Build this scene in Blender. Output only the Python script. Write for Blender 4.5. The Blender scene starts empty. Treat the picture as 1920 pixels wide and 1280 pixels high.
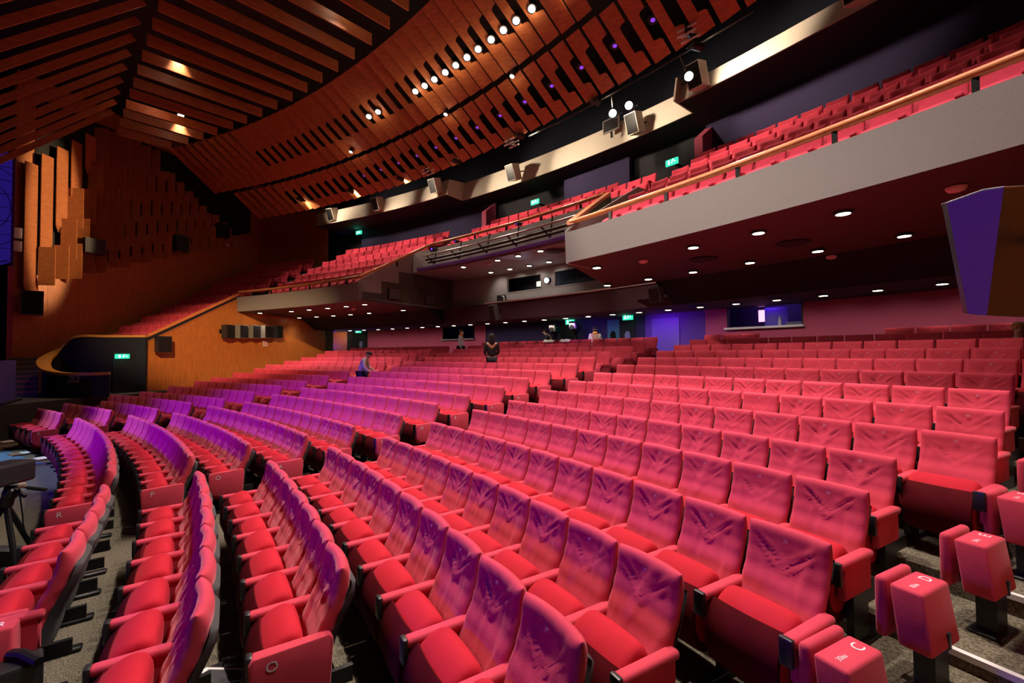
import bpy, bmesh, math, random
from mathutils import Vector, Matrix
from math import sin, cos, pi, radians, atan2, hypot, sqrt
random.seed(7)
S = bpy.context.scene
COL = S.collection

# ---------------------------------------------------------------- camera
# hall frame: the rows are arcs round (0,0); +y runs from the stage to the back, z up from the front floor
FPX, PITCH, ROLL, YAW = 828.956, 0.0251992, -0.0080664, 0.757
CAM = Vector((10.6608, 29.0752, 2.38))
_X = Vector((cos(YAW), sin(YAW), 0)); _F = Vector((-sin(YAW), cos(YAW), 0)); _Z = Vector((0, 0, 1))
_f = _F * cos(PITCH) + _Z * sin(PITCH); _u = _Z * cos(PITCH) - _F * sin(PITCH)
_r = _X * cos(ROLL) + _u * sin(ROLL); _up = _u * cos(ROLL) - _X * sin(ROLL)
camd = bpy.data.cameras.new('camera'); cam = bpy.data.objects.new('camera', camd); COL.objects.link(cam)
camd.sensor_width = 36; camd.lens = FPX / 1920 * 36; camd.clip_start = 0.05; camd.clip_end = 200
cam.matrix_world = Matrix(((_r.x, _up.x, -_f.x, CAM.x), (_r.y, _up.y, -_f.y, CAM.y), (_r.z, _up.z, -_f.z, CAM.z), (0, 0, 0, 1)))
S.camera = cam
def project(p):
    q = Vector(p) - CAM; d = q.dot(_f)
    if d < 0.2: return None
    return 960 + FPX * q.dot(_r) / d, 640 - FPX * q.dot(_up) / d, d

# ---------------------------------------------------------------- world, exposure, large lights
vs = S.view_settings; vs.view_transform = 'Standard'; vs.look = 'None'; vs.gamma = 1.0; vs.use_curve_mapping = False
vs.exposure = 0.0
W = bpy.data.worlds.new('world'); S.world = W; W.use_nodes = True
W.node_tree.nodes['Background'].inputs[0].default_value = (0.10, 0.05, 0.12, 1); W.node_tree.nodes['Background'].inputs[1].default_value = 0.003

def lamp(name, kind, loc, target, energy, color, parent=None, **kw):
    d = bpy.data.lights.new(name, kind); d.energy = energy; d.color = color
    for k, v in kw.items(): setattr(d, k, v)
    o = bpy.data.objects.new(name, d); COL.objects.link(o); o.location = loc
    if target is not None:
        o.rotation_euler = (Vector(target) - Vector(loc)).to_track_quat('-Z', 'Y').to_euler()
    if parent is not None: o.parent = parent
    return o
WARM = (1.0, 0.70, 0.46); WHITE = (1.0, 0.86, 0.78); VIOLET = (0.16, 0.0, 1.0); MAGENTA = (0.75, 0.0, 1.0)
# the stage's own wash lamps, hung over the stage and pointing at the house
K_TOP, K_RING, K_DOWN, K_FLOOD = 780, 240, 34, 700
def wash(name, loc, target, energy, color, half_w, half_h, blend=.5, soft=.15):
    """a stage lamp whose shutters make a flat oval beam"""
    o = lamp(name, 'SPOT', loc, target, energy, color, spot_size=2 * half_w, spot_blend=blend, shadow_soft_size=soft)
    o.scale = (1, math.tan(half_h) / math.tan(half_w), 1); return o
R_ = radians
wash('stage_wash_violet', (3.0, 17.0, 5.6), (6.4, 32.2, .9), 6500, (.06, 0, 1), R_(16), R_(6), .7, 1.0)
wash('stage_wash_magenta', (-6.0, 18.0, 6.3), (-2.2, 32.2, .9), 27000, (.11, 0, 1), R_(20), R_(9.5), .7, .6)
lamp('stage_spot_white', 'SPOT', (-9.0, 24.0, 9.5), (-3.6, 28.9, 0), 5200, (0.55, 0.78, 1.0), spot_size=radians(26), spot_blend=0.35, shadow_soft_size=0.12)
# added warm beams without fittings, brightening the left-hand woodwork
wash('added_wall_wash', (8.0, 26.5, 9.6), (-12.4, 35.2, 2.6), 17000, (1, .66, .34), R_(14), R_(7), .8)
wash('added_plank_wash', (-2.0, 40.0, 9.0), (-14.7, 29.3, 7.9), 14000, (1, .66, .36), R_(3.4), R_(13), .5)
wash('house_front_wash', (-3.0, 24.0, 11.0), (6.0, 37.4, 4.7), 5200, (1, .84, .68), R_(19), R_(5), .9)

# ---------------------------------------------------------------- helpers
def P(r, ph, z=0.0): return Vector((r * sin(ph), r * cos(ph), z))
def pol(p): return hypot(p[0], p[1]), atan2(p[0], p[1])
def tag(o, label=None, cat=None, group=None, kind=None):
    if label: o['label'] = label
    if cat: o['category'] = cat
    if group: o['group'] = group
    if kind: o['kind'] = kind
    return o
def empty(name, loc=(0, 0, 0), rz=0.0):
    o = bpy.data.objects.new(name, None); COL.objects.link(o); o.location = loc; o.rotation_euler = (0, 0, rz); o.empty_display_size = 0.1
    return o
ORD = ['zeroth', 'first', 'second', 'third', 'fourth', 'fifth', 'sixth', 'seventh', 'eighth', 'ninth', 'tenth', 'eleventh', 'twelfth', 'thirteenth',
       'fourteenth', 'fifteenth', 'sixteenth', 'seventeenth', 'eighteenth', 'nineteenth', 'twentieth']
TENS = {2: 'twenty', 3: 'thirty', 4: 'forty', 5: 'fifty'}
def ordn(n):
    if n <= 20: return ORD[n]
    t, u = divmod(n, 10)
    return (TENS[t][:-1] + 'ieth') if u == 0 else TENS[t] + '-' + ORD[u]

class MB:
    """collects shapes; build() links them as ONE mesh object"""
    def __init__(s): s.v = []; s.f = []
    def add(s, vs_, fs, M=None):
        n = len(s.v)
        s.v += [tuple(M @ Vector(v)) if M is not None else tuple(v) for v in vs_]
        s.f += [tuple(i + n for i in f) for f in fs]; return s
    def box(s, c, d, M=None, bev=0.0, seg=2):
        x, y, z = d[0] / 2, d[1] / 2, d[2] / 2
        if bev <= 0:
            vs_ = [(c[0] + i * x, c[1] + j * y, c[2] + k * z) for i in (-1, 1) for j in (-1, 1) for k in (-1, 1)]
            return s.add(vs_, [(0, 1, 3, 2), (4, 6, 7, 5), (0, 4, 5, 1), (2, 3, 7, 6), (0, 2, 6, 4), (1, 5, 7, 3)], M)
        bm = bmesh.new(); bmesh.ops.create_cube(bm, size=1)
        for v in bm.verts: v.co = Vector((v.co.x * d[0], v.co.y * d[1], v.co.z * d[2]))
        bmesh.ops.bevel(bm, geom=bm.edges[:], offset=bev, segments=seg, profile=0.5, affect='EDGES')
        bm.verts.index_update()
        vs_ = [v.co + Vector(c) for v in bm.verts]; fs = [tuple(v.index for v in f.verts) for f in bm.faces]; bm.free()
        return s.add(vs_, fs, M)
    def hexa(s, a, b):
        """solid between two matching closed loops of points"""
        n = len(a); fs = [tuple(range(n))[::-1], tuple(range(n, 2 * n))]
        fs += [(i, (i + 1) % n, n + (i + 1) % n, n + i) for i in range(n)]
        return s.add(list(a) + list(b), fs)
    def prism(s, poly, off):
        """polygon of 3D points pushed along off"""
        return s.hexa([Vector(p) for p in poly], [Vector(p) + Vector(off) for p in poly])
    def tube(s, path, r, seg=8, cap=True):
        path = [Vector(p) for p in path]; n = len(path); rs = r if isinstance(r, (list, tuple)) else [r] * n
        t0 = (path[1] - path[0]).normalized(); ref = Vector((0, 0, 1)) if abs(t0.z) < 0.9 else Vector((1, 0, 0))
        vs_ = []; prev = None
        for i in range(n):
            t = (path[min(i + 1, n - 1)] - path[max(i - 1, 0)]).normalized()
            a = (ref - t * ref.dot(t)) if prev is None else (prev - t * prev.dot(t))
            a.normalize(); prev = a; b = t.cross(a)
            vs_ += [path[i] + (a * cos(2 * pi * k / seg) + b * sin(2 * pi * k / seg)) * rs[i] for k in range(seg)]
        fs = [(i * seg + k, i * seg + (k + 1) % seg, (i + 1) * seg + (k + 1) % seg, (i + 1) * seg + k) for i in range(n - 1) for k in range(seg)]
        if cap: fs += [tuple(range(seg))[::-1], tuple(range((n - 1) * seg, n * seg))]
        return s.add(vs_, fs)
    def cyl(s, c, r, h, seg=20, M=None, r2=None):
        r2 = r if r2 is None else r2
        vs_ = [(c[0] + r * cos(2 * pi * k / seg), c[1] + r * sin(2 * pi * k / seg), c[2]) for k in range(seg)]
        vs_ += [(c[0] + r2 * cos(2 * pi * k / seg), c[1] + r2 * sin(2 * pi * k / seg), c[2] + h) for k in range(seg)]
        fs = [tuple(range(seg))[::-1], tuple(range(seg, 2 * seg))] + [(k, (k + 1) % seg, seg + (k + 1) % seg, seg + k) for k in range(seg)]
        return s.add(vs_, fs, M)
    def lathe(s, prof, seg=20, M=None):
        n = len(prof); vs_ = [(r * cos(2 * pi * k / seg), r * sin(2 * pi * k / seg), z) for r, z in prof for k in range(seg)]
        fs = [(i * seg + k, i * seg + (k + 1) % seg, (i + 1) * seg + (k + 1) % seg, (i + 1) * seg + k) for i in range(n - 1) for k in range(seg)]
        fs += [tuple(range(seg))[::-1], tuple(range((n - 1) * seg, n * seg))]
        return s.add(vs_, fs, M)
    def ball(s, c, r, seg=14, rings=9, M=None):
        r = r if isinstance(r, (tuple, list)) else (r, r, r); vs_ = [(c[0], c[1], c[2] - r[2])]
        for i in range(1, rings):
            a = -pi / 2 + pi * i / rings
            vs_ += [(c[0] + r[0] * cos(a) * cos(2 * pi * k / seg), c[1] + r[1] * cos(a) * sin(2 * pi * k / seg), c[2] + r[2] * sin(a)) for k in range(seg)]
        vs_.append((c[0], c[1], c[2] + r[2])); L = len(vs_) - 1
        fs = [(0, 1 + (k + 1) % seg, 1 + k) for k in range(seg)]
        fs += [(1 + i * seg + k, 1 + i * seg + (k + 1) % seg, 1 + (i + 1) * seg + (k + 1) % seg, 1 + (i + 1) * seg + k) for i in range(rings - 2) for k in range(seg)]
        fs += [(L, 1 + (rings - 2) * seg + k, 1 + (rings - 2) * seg + (k + 1) % seg) for k in range(seg)]
        return s.add(vs_, fs, M)
    def arc(s, prof, a0, a1, n=None):
        """closed (r,z) outline swept along the arc from angle a0 to a1"""
        n = n or max(2, int(abs(a1 - a0) / 0.02)); m = len(prof)
        vs_ = [P(r, a0 + (a1 - a0) * i / n, z) for i in range(n + 1) for r, z in prof]
        fs = [(i * m + k, i * m + (k + 1) % m, (i + 1) * m + (k + 1) % m, (i + 1) * m + k) for i in range(n) for k in range(m)]
        fs += [tuple(range(m))[::-1], tuple(range(n * m, (n + 1) * m))]
        return s.add(vs_, fs)
    def mesh(s, name, mat, smooth=None):
        me = bpy.data.meshes.new(name); me.from_pydata(s.v, [], s.f)
        bm = bmesh.new(); bm.from_mesh(me); bmesh.ops.recalc_face_normals(bm, faces=bm.faces[:]); bm.to_mesh(me); bm.free()
        if smooth is not None:
            for p in me.polygons: p.use_smooth = True
            me.set_sharp_from_angle(angle=radians(smooth))
        for m in (mat if isinstance(mat, (list, tuple)) else [mat]): me.materials.append(m)
        return me
    def build(s, name, mat, parent=None, smooth=None):
        return link(s.mesh(name, mat, smooth), name, parent)
def link(me, name, parent=None, M=None):
    o = bpy.data.objects.new(name, me); COL.objects.link(o)
    if parent is not None: o.parent = parent
    if M is not None: o.matrix_local = M
    return o
def struct(o, label=None): o['kind'] = 'structure'; return tag(o, label)
def adopt(o, p):
    """parent a mesh built in hall coordinates under a thing standing somewhere else"""
    o.parent = p; o.matrix_parent_inverse = p.matrix_basis.inverted(); return o
def frame(loc, xdir, zdir=(0, 0, 1)):
    """matrix with local x along xdir, z near zdir"""
    x = Vector(xdir).normalized(); z = Vector(zdir); z = (z - x * z.dot(x)).normalized(); y = z.cross(x)
    return Matrix(((x.x, y.x, z.x, loc[0]), (x.y, y.y, z.y, loc[1]), (x.z, y.z, z.z, loc[2]), (0, 0, 0, 1)))
_fonts = {}
def text_mesh(txt, size, mat, align='CENTER'):
    key = (txt, size, mat.name, align)
    if key not in _fonts:
        c = bpy.data.curves.new('t', 'FONT'); c.body = txt; c.size = size; c.align_x = align; c.align_y = 'CENTER'; c.extrude = 0.0008; c.resolution_u = 3
        o = bpy.data.objects.new('t', c); COL.objects.link(o); bpy.context.view_layer.update()
        me = bpy.data.meshes.new_from_object(o.evaluated_get(bpy.context.evaluated_depsgraph_get()))
        bpy.data.objects.remove(o); me.materials.clear(); me.materials.append(mat); _fonts[key] = me
    return _fonts[key]

# ---------------------------------------------------------------- materials
def mat(name, color, rough=0.6, metal=0.0, noise=0.0, nscale=40, bump=0.0, bscale=60, sheen=0.0, sheen_tint=(1, 1, 1), spec=0.5, stretch=None, coords='Object', color2=None):
    m = bpy.data.materials.new(name); m.use_nodes = True; nt = m.node_tree; b = nt.nodes['Principled BSDF']
    b.inputs['Base Color'].default_value = (*color, 1); b.inputs['Roughness'].default_value = rough; b.inputs['Metallic'].default_value = metal
    b.inputs['Specular IOR Level'].default_value = spec
    if sheen: b.inputs['Sheen Weight'].default_value = sheen; b.inputs['Sheen Tint'].default_value = (*sheen_tint, 1); b.inputs['Sheen Roughness'].default_value = 0.35
    if noise or bump or color2:
        tc = nt.nodes.new('ShaderNodeTexCoord'); mp = nt.nodes.new('ShaderNodeMapping'); nt.links.new(tc.outputs[coords], mp.inputs[0])
        if stretch: mp.inputs['Scale'].default_value = stretch
        if noise or color2:
            n = nt.nodes.new('ShaderNodeTexNoise'); n.inputs['Scale'].default_value = nscale; n.inputs['Detail'].default_value = 4; nt.links.new(mp.outputs[0], n.inputs['Vector'])
            r = nt.nodes.new('ShaderNodeValToRGB'); nt.links.new(n.outputs['Fac'], r.inputs[0])
            c2 = color2 or tuple(c * (1 + noise) for c in color); c1 = color if color2 else tuple(c * (1 - noise) for c in color)
            r.color_ramp.elements[0].position = 0.35; r.color_ramp.elements[1].position = 0.65
            r.color_ramp.elements[0].color = (*c1, 1); r.color_ramp.elements[1].color = (*c2, 1)
            nt.links.new(r.outputs[0], b.inputs['Base Color'])
        if bump:
            n2 = nt.nodes.new('ShaderNodeTexNoise'); n2.inputs['Scale'].default_value = bscale; n2.inputs['Detail'].default_value = 3; nt.links.new(mp.outputs[0], n2.inputs['Vector'])
            bp = nt.nodes.new('ShaderNodeBump'); bp.inputs['Strength'].default_value = bump; bp.inputs['Distance'].default_value = 0.01
            nt.links.new(n2.outputs['Fac'], bp.inputs['Height']); nt.links.new(bp.outputs[0], b.inputs['Normal'])
    return m
def glow(name, color, strength):
    m = bpy.data.materials.new(name); m.use_nodes = True; b = m.node_tree.nodes['Principled BSDF']
    b.inputs['Base Color'].default_value = (0.02, 0.02, 0.02, 1); b.inputs['Emission Color'].default_value = (*color, 1); b.inputs['Emission Strength'].default_value = strength
    return m
VELVET = mat('red_velvet', (0.62, 0.058, 0.095), 0.85, noise=0.07, nscale=5, bump=0.25, bscale=220, sheen=0.40, sheen_tint=(1, 0.45, 0.5), spec=0.1)
VELVETC = mat('red_velvet_seat', (0.50, 0.016, 0.032), 0.8, noise=0.07, nscale=5, bump=0.2, bscale=220, sheen=0.12, sheen_tint=(1, 0.4, 0.45), spec=0.1)
VELVETD = mat('shaded_red_seat_pan', (0.085, 0.004, 0.007), 0.8, noise=0.1, nscale=8, spec=0.06)  # red underside darkened to paint the shade below the cushion lip
VELVET2 = mat('red_velvet_balcony', (0.62, 0.055, 0.095), 0.85, noise=0.07, nscale=9, bump=0.2, bscale=120, sheen=0.35, sheen_tint=(1, 0.45, 0.5), spec=0.1)
BLACK = mat('black_metal', (0.012, 0.012, 0.013), 0.42, 0.3)
BLACKP = mat('black_plastic', (0.02, 0.02, 0.022), 0.35)
SHELL = mat('dark_grey_backing', (0.045, 0.042, 0.045), 0.8, noise=0.2, nscale=120)
CARPET = mat('speckled_carpet', (0.14, 0.12, 0.085), 0.95, noise=0.55, nscale=75, bump=0.4, bscale=150, spec=0.05)
WOODC = mat('ceiling_wood', (0.40, 0.135, 0.042), 0.5, noise=0.16, nscale=5, stretch=(1, 1, 6))
WOODW = mat('wall_wood', (0.47, 0.15, 0.03), 0.42, noise=0.2, nscale=7, stretch=(6, 6, 0.35))
RAILW = mat('rail_wood', (0.62, 0.20, 0.07), 0.3, noise=0.1, nscale=12)
GREY = mat('grey_plaster', (0.27, 0.245, 0.235), 0.75, noise=0.06, nscale=60)
BEIGE = mat('beige_board', (0.52, 0.46, 0.38), 0.7, noise=0.05, nscale=20)
MAROON = mat('maroon_wall', (0.48, 0.075, 0.15), 0.8, noise=0.08, nscale=50)
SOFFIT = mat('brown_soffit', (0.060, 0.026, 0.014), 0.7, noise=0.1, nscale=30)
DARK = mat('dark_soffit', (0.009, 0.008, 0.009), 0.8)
BLACKW = mat('black_wall', (0.010, 0.009, 0.014), 0.85)
PURPLEW = mat('purple_wall', (0.10, 0.035, 0.22), 0.7, noise=0.08, nscale=30)
NAVYW = mat('navy_wall', (0.022, 0.012, 0.065), 0.8)
LETTER = mat('white_print', (0.80, 0.72, 0.76), 0.6)
NUMBER = mat('silver_number', (0.50, 0.36, 0.48), 0.4)
WHITE_M = mat('white_paint', (0.75, 0.72, 0.70), 0.5)
CHROME = mat('steel', (0.55, 0.55, 0.57), 0.25, 0.9)
LAMP_W = glow('lamp_warm', (1.0, 0.84, 0.62), 14)
LAMP_C = glow('lamp_cool', (0.80, 0.92, 1.0), 18)
LAMP_D = glow('downlight_glass', (1.0, 0.82, 0.58), 16)
GREEN_G = glow('exit_green', (0.03, 0.62, 0.36), 1.6)
EXIT_W = glow('exit_white', (0.70, 1.0, 0.92), 3.5)

# ---------------------------------------------------------------- the setting: stalls floor and walls
ROWS = 'RPOABCDEFGHIJKLMN'
RR = {'R': 29.80, 'P': 30.64, 'O': 31.42}; RR.update({k: 32.2 + 0.829 * i for i, k in enumerate('ABCDEFGHIJKLMN')})
FZ = dict(R=0, P=0, O=0, A=.08, B=.117, C=.256, D=.395, E=.5, F=.65, G=.80, H=.945, I=1.10, J=1.26, K=1.42, L=1.575, M=1.73, N=1.88)
WPH = 0.345                                             # the side walls stand on these two radii
struct(MB().arc([(18, 0), (31.46, 0), (31.46, -.25), (18, -.25)], -.75, .62).build('floor', CARPET))
st = [(31.46, -.25)]; prev = 31.46
for k in 'ABCDEFGHIJKLMN':
    st += [(prev, FZ[k]), (RR[k] + .03 if k != 'N' else 44.4, FZ[k])]; prev = RR[k] + .03
st.append((44.4, -.25))
struct(MB().arc(st, -WPH - .001, WPH + .001).build('floor_stalls', CARPET))
nos = MB()
for k, kn in zip('ABCDEFGHIJKLM', 'BCDEFGHIJKLMN'):     # pale strip on each step of the side aisle
    r = RR[k] + .03; nos.arc([(r - .012, FZ[kn] - .035), (r - .012, FZ[kn] + .004), (r + .03, FZ[kn] + .004)], .312, WPH - .002, 3)
struct(nos.build('trim_step_edges', WHITE_M))

def wood_wall(name, r0, r1, ph, top, bottom=0.0, th=.12, step=.92, m=None):
    b = MB(); n = max(1, round((r1 - r0) / step)); d = (r1 - r0) / n; nrm = Vector((cos(ph), -sin(ph), 0)) * (-1 if ph < 0 else 1) * th
    for i in range(n):
        a, c = r0 + d * i + .003, r0 + d * (i + 1) - .003
        b.prism([P(a, ph, bottom), P(c, ph, bottom), P(c, ph, top(c)), P(a, ph, top(a))], nrm)
    b.prism([P(r0, ph, bottom) + nrm * .5, P(r1, ph, bottom) + nrm * .5, P(r1, ph, top(r1) - .02) + nrm * .5, P(r0, ph, top(r0) - .02) + nrm * .5], nrm)
    return struct(b.build(name, m or WOODW))
par = lambda r: 3.10 + (r - 33.8) * (5.16 - 3.10) / 3.7 if r < 37.5 else 4.34
for sgn, nm in ((-1, 'left'), (1, 'right')):
    wood_wall('wall_' + nm, 33.80, 37.50, sgn * WPH, lambda r: par(min(r, 37.49)))
    wood_wall('wall_%s_under_balcony' % nm, 37.50, 42.6, sgn * WPH, lambda r: 4.36)
# dark recess with a door in front of the left wall, and the slanting grey front under the side balcony
d1 = empty('door_1', P(33.3, -.350)); struct(d1)
b = MB(); b.prism([P(32.78, -.3475, 0), P(33.79, -.3475, 0), P(33.79, -.3475, 2.52), P(32.78, -.3475, 2.52)], Vector((-.06, -.02, 0)))
o = b.build('door_leaf', BLACKW); adopt(o, d1)

# ---- stalls back wall
def arcwall(name, r, a0, a1, z0, z1, m, th=.15, label=None):
    return struct(MB().arc([(r, z0), (r, z1), (r + th, z1), (r + th, z0)], a0, a1).build(name, m), label)
BW = 44.3
b = MB()
for a0, a1, z0, z1 in ((-.309, -.183, 1.7, 3.8), (-.183, -.134, 1.7, 3.10), (-.134, -.118, 1.7, 3.8), (.1205, .1365, 1.7, 3.8), (.1365, .1845, 1.7, 3.09), (.1365, .1845, 3.74, 3.86), (.1845, .36, 1.7, 3.8)):
    b.arc([(BW, z0), (BW, z1), (BW + .15, z1), (BW + .15, z0)], a0, a1)
struct(b.build('wall_back', MAROON))
arcwall('wall_back_centre', BW, -.118, .07, 1.7, 3.8, NAVYW); arcwall('wall_back_right', BW, .07, .1205, 1.7, 3.8, PURPLEW)
arcwall('wall_back_left', BW, -.345, -.309, 1.7, 3.8, BLACKW)
arcwall('wall_passage', 45.2, -.42, -.385, 1.2, 4.2, PURPLEW); arcwall('wall_passage_end', 44.6, -.383, -.352, 1.2, 3.75, WOODW)
for i, (a0, a1, z0, z1) in enumerate(((-.183, -.134, 3.10, 3.82), (.1365, .1845, 3.09, 3.74))):
    w = empty('window_%d' % (i + 1), P(BW, (a0 + a1) / 2, z0)); struct(w)
    for nm, bb, m in (('window_frame', MB().arc([(BW - .02, z1 - .04), (BW - .02, z1), (BW + .1, z1), (BW + .1, z1 - .04)], a0, a1).arc([(BW - .02, z0), (BW - .02, z1), (BW + .1, z1), (BW + .1, z0)], a0, a0 + .0009, 2).arc([(BW - .02, z0), (BW - .02, z1), (BW + .1, z1), (BW + .1, z0)], a1 - .0009, a1, 2), BLACKP),
                      ('window_sill', MB().arc([(BW - .14, z0 - .05), (BW - .14, z0 + .012), (BW + .2, z0 + .012), (BW + .2, z0 - .05)], a0 - .001, a1 + .001), WHITE_M if i else GREY),
                      ('booth_back', MB().arc([(BW + 1.5, z0 - .5), (BW + 1.5, z1 + .4), (BW + 1.6, z1 + .4), (BW + 1.6, z0 - .5)], a0 - .03, a1 + .03), NAVYW)):
        q = bb.build(nm, m); adopt(q, w)
# doors in the back wall
def door(name, a0, a1, z0, z1, m, port=None, r=BW - .03):
    d = empty(name, P(r, (a0 + a1) / 2, z0)); struct(d)
    q = MB().arc([(r, z0), (r, z1), (r + .05, z1), (r + .05, z0)], a0, a1, 2).build('door_leaf', m); adopt(q, d)
    if port:
        ph = (a0 + a1) / 2; M = frame(P(r - .012, ph, port[0]), (cos(ph), -sin(ph), 0), (-sin(ph), -cos(ph), 0))
        q = MB().cyl((0, 0, -.01), .15, .02, 20, M=M @ Matrix.Diagonal((.8, 1.25, 1, 1))).build('porthole', port[1]); adopt(q, d)
GLASSD = mat('dark_glass', (0.01, 0.012, 0.02), 0.08); GLASSL = mat('pale_glass', (0.25, 0.24, 0.45), 0.15)
TEAL = mat('teal_door', (0.03, 0.16, 0.25), 0.6)
door('door_2', .0335, .0455, 1.9, 3.62, TEAL, (3.0, GLASSD)); door('door_3', .0465, .0610, 1.9, 3.62, BLACKW, (2.98, GLASSL))
door('door_4', -.328, -.312, 1.9, 3.62, BLACKW, (2.95, GLASSL)); door('door_5', -.020, .0, 1.9, 3.62, BLACKW); door('door_6', .0765, .1000, 1.9, 3.56, mat('violet_door', (0.16, 0.10, 0.36), 0.5))

# ---- balcony: wings, middle cut back in steps, side arms along the outer walls
CUT = .128                                              # half angle of the middle section
BR = lambda j: 38.4 + .85 * j
BZ = lambda j: 4.73 + .5 * j                            # floor of balcony row j
def steps(j0, j1, r_start, bottom, r_end):
    p = [(r_start, bottom)]; r = r_start
    for j in range(j0, j1 + 1):
        p += [(r, BZ(j)), (BR(j) + .04 if j < j1 else r_end, BZ(j))]; r = BR(j) + .04
    return p + [(r_end, bottom)]
for sgn, nm in ((-1, 'left'), (1, 'right')):
    a0, a1 = sorted((sgn * CUT, sgn * WPH))
    struct(MB().arc(steps(0, 5, 37.56, 4.45, 43.4), a0, a1).build('floor_balcony_' + nm, CARPET))
    a0, a1 = sorted((sgn * (WPH + .005), sgn * .475))
    struct(MB().arc(steps(-5, 5, 33.85, 2.0, 43.4), a0, a1).build('floor_balcony_arm_' + nm, CARPET))
    a0, a1 = sorted((sgn * CUT, sgn * WPH))
    struct(MB().arc([(37.40, 4.38), (37.37, 5.05), (37.56, 5.05), (37.57, 4.38)], a0, a1).build('trim_balcony_front_' + nm, GREY))
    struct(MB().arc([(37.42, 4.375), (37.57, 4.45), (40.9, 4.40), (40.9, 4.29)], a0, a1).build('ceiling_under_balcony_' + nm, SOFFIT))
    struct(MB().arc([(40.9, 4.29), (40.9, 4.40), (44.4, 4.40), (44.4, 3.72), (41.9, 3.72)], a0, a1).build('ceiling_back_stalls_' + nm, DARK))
    # inner end wall of the wing, stepping back up to the middle section
    ph = sgn * CUT; nrm = Vector((cos(ph), -sin(ph), 0)) * (.06 * sgn)
    if sgn > 0: struct(MB().prism([P(37.42, ph, 4.375), P(40.95, ph + .001, 4.29), P(40.95, .0915, 4.29)], (0, 0, .06)).build('ceiling_recess_corner', SOFFIT))
    struct(MB().prism([P(37.40, ph, 4.36), P(37.37, ph, 5.10), P(40.1, ph, 6.72), P(42.6, ph, 6.72), P(42.6, ph, 4.0), P(41.9, ph, 4.0), P(41.85, ph, 4.32)], nrm).build('wall_recess_' + nm, GREY))
struct(MB().arc(steps(3, 5, 40.05, 5.8, 43.4), -CUT, CUT).build('floor_balcony_centre', CARPET))
struct(MB().arc([(39.95, 5.75), (40.05, 6.62), (40.15, 6.62), (40.15, 5.75)], -CUT + .002, CUT - .002).build('trim_balcony_front_centre', GREY))
struct(MB().arc([(39.96, 5.72), (39.96, 5.80), (42.6, 5.80), (42.6, 5.72)], -CUT + .002, CUT - .002).build('ceiling_recess', GREY))
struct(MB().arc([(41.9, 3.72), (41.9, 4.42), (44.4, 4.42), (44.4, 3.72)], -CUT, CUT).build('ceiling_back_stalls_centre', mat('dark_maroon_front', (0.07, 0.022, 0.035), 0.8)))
struct(MB().arc([(41.80, 4.42), (41.80, 4.47), (42.6, 4.47), (42.6, 4.42)], -.068, .120).build('trim_booth_ledge', WHITE_M))
b = MB()
BWIN = ((-.052, -.008, 4.86, 5.50), (.006, .056, 4.86, 5.50))
for a0, a1, z0, z1 in ((-CUT, -.052, 4.42, 5.75), (-.052, -.008, 4.42, 4.86), (-.052, -.008, 5.50, 5.75), (-.008, .006, 4.42, 5.75), (.006, .056, 4.42, 4.86), (.006, .056, 5.50, 5.75), (.056, CUT, 4.42, 5.75)):
    b.arc([(42.45, z0), (42.45, z1), (42.6, z1), (42.6, z0)], a0, a1)
struct(b.build('wall_booth', GREY))
for i, (a0, a1, z0, z1) in enumerate(BWIN):
    w = empty('window_%d' % (i + 3), P(42.45, (a0 + a1) / 2, z0)); struct(w)
    fr = MB()
    for q0, q1, y0, y1 in ((a0, a1, z0, z0 + .04), (a0, a1, z1 - .04, z1), (a0, a0 + .001, z0, z1), (a1 - .001, a1, z0, z1)):
        fr.arc([(42.43, y0), (42.43, y1), (42.5, y1), (42.5, y0)], q0, q1, 2)
    for nm, bb, m in (('window_frame', fr, GREY), ('booth_back', MB().arc([(43.3, z0 - .3), (43.3, z1 + .3), (43.35, z1 + .3), (43.35, z0 - .3)], a0 - .01, a1 + .01), BLACKW)):
        q = bb.build(nm, m); adopt(q, w)

# ---- balcony back wall with dark exits, and the outer walls
BB = 43.4
for i, (a0, a1, m) in enumerate(((-.352, -.300, BLACKW), (-.300, -.090, NAVYW), (-.090, .002, BLACKW), (.002, .070, NAVYW), (.070, .134, BLACKW), (.134, .48, NAVYW))):
    arcwall('wall_balcony_back_%s' % 'abcdef'[i], BB + (.35 if m is BLACKW else 0), a0, a1, 4.5, 9.6, m)
for i, (a0, a1) in enumerate(((-.0925, -.0865), (.1325, .1385))):
    struct(MB().arc([(42.80, 7.2), (42.80, 8.75), (43.5, 9.3), (43.5, 7.2)], a0, a1, 2).build('wall_exit_side_%d' % (i + 1), MAROON))
b = MB()
for i in range(6):                                      # wooden corner behind the side arm
    q0 = -.475 + i * .0205; b.arc([(42.95 if i < 5 else 43.0, 5.0), (42.95, 10.9), (43.1, 10.9), (43.1, 5.0)], q0 + .0001, q0 + .0204, 2)
struct(b.build('wall_corner_left', WOODW))
for sgn, nm in ((-1, 'left'), (1, 'right')):
    wood_wall('wall_outer_' + nm, 31.75, 43.0, sgn * .475, lambda r: 13.4, step=1.05)
# proscenium side strip and the black wall beyond it
struct(MB().prism([(-14.75, 28.10, 0), (-14.45, 28.10, 0), (-14.45, 28.25, 0), (-14.75, 28.25, 0)], (0, 0, 5.8)).build('trim_proscenium', MAROON))  # maroon paints the magenta light on this wooden edge
struct(MB().prism([(-22, 17, 0), (-22, 31.5, 0), (-22.2, 31.5, 0), (-22.2, 17, 0)], (0, 0, 13.6)).build('wall_stage_left', BLACKW))
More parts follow.
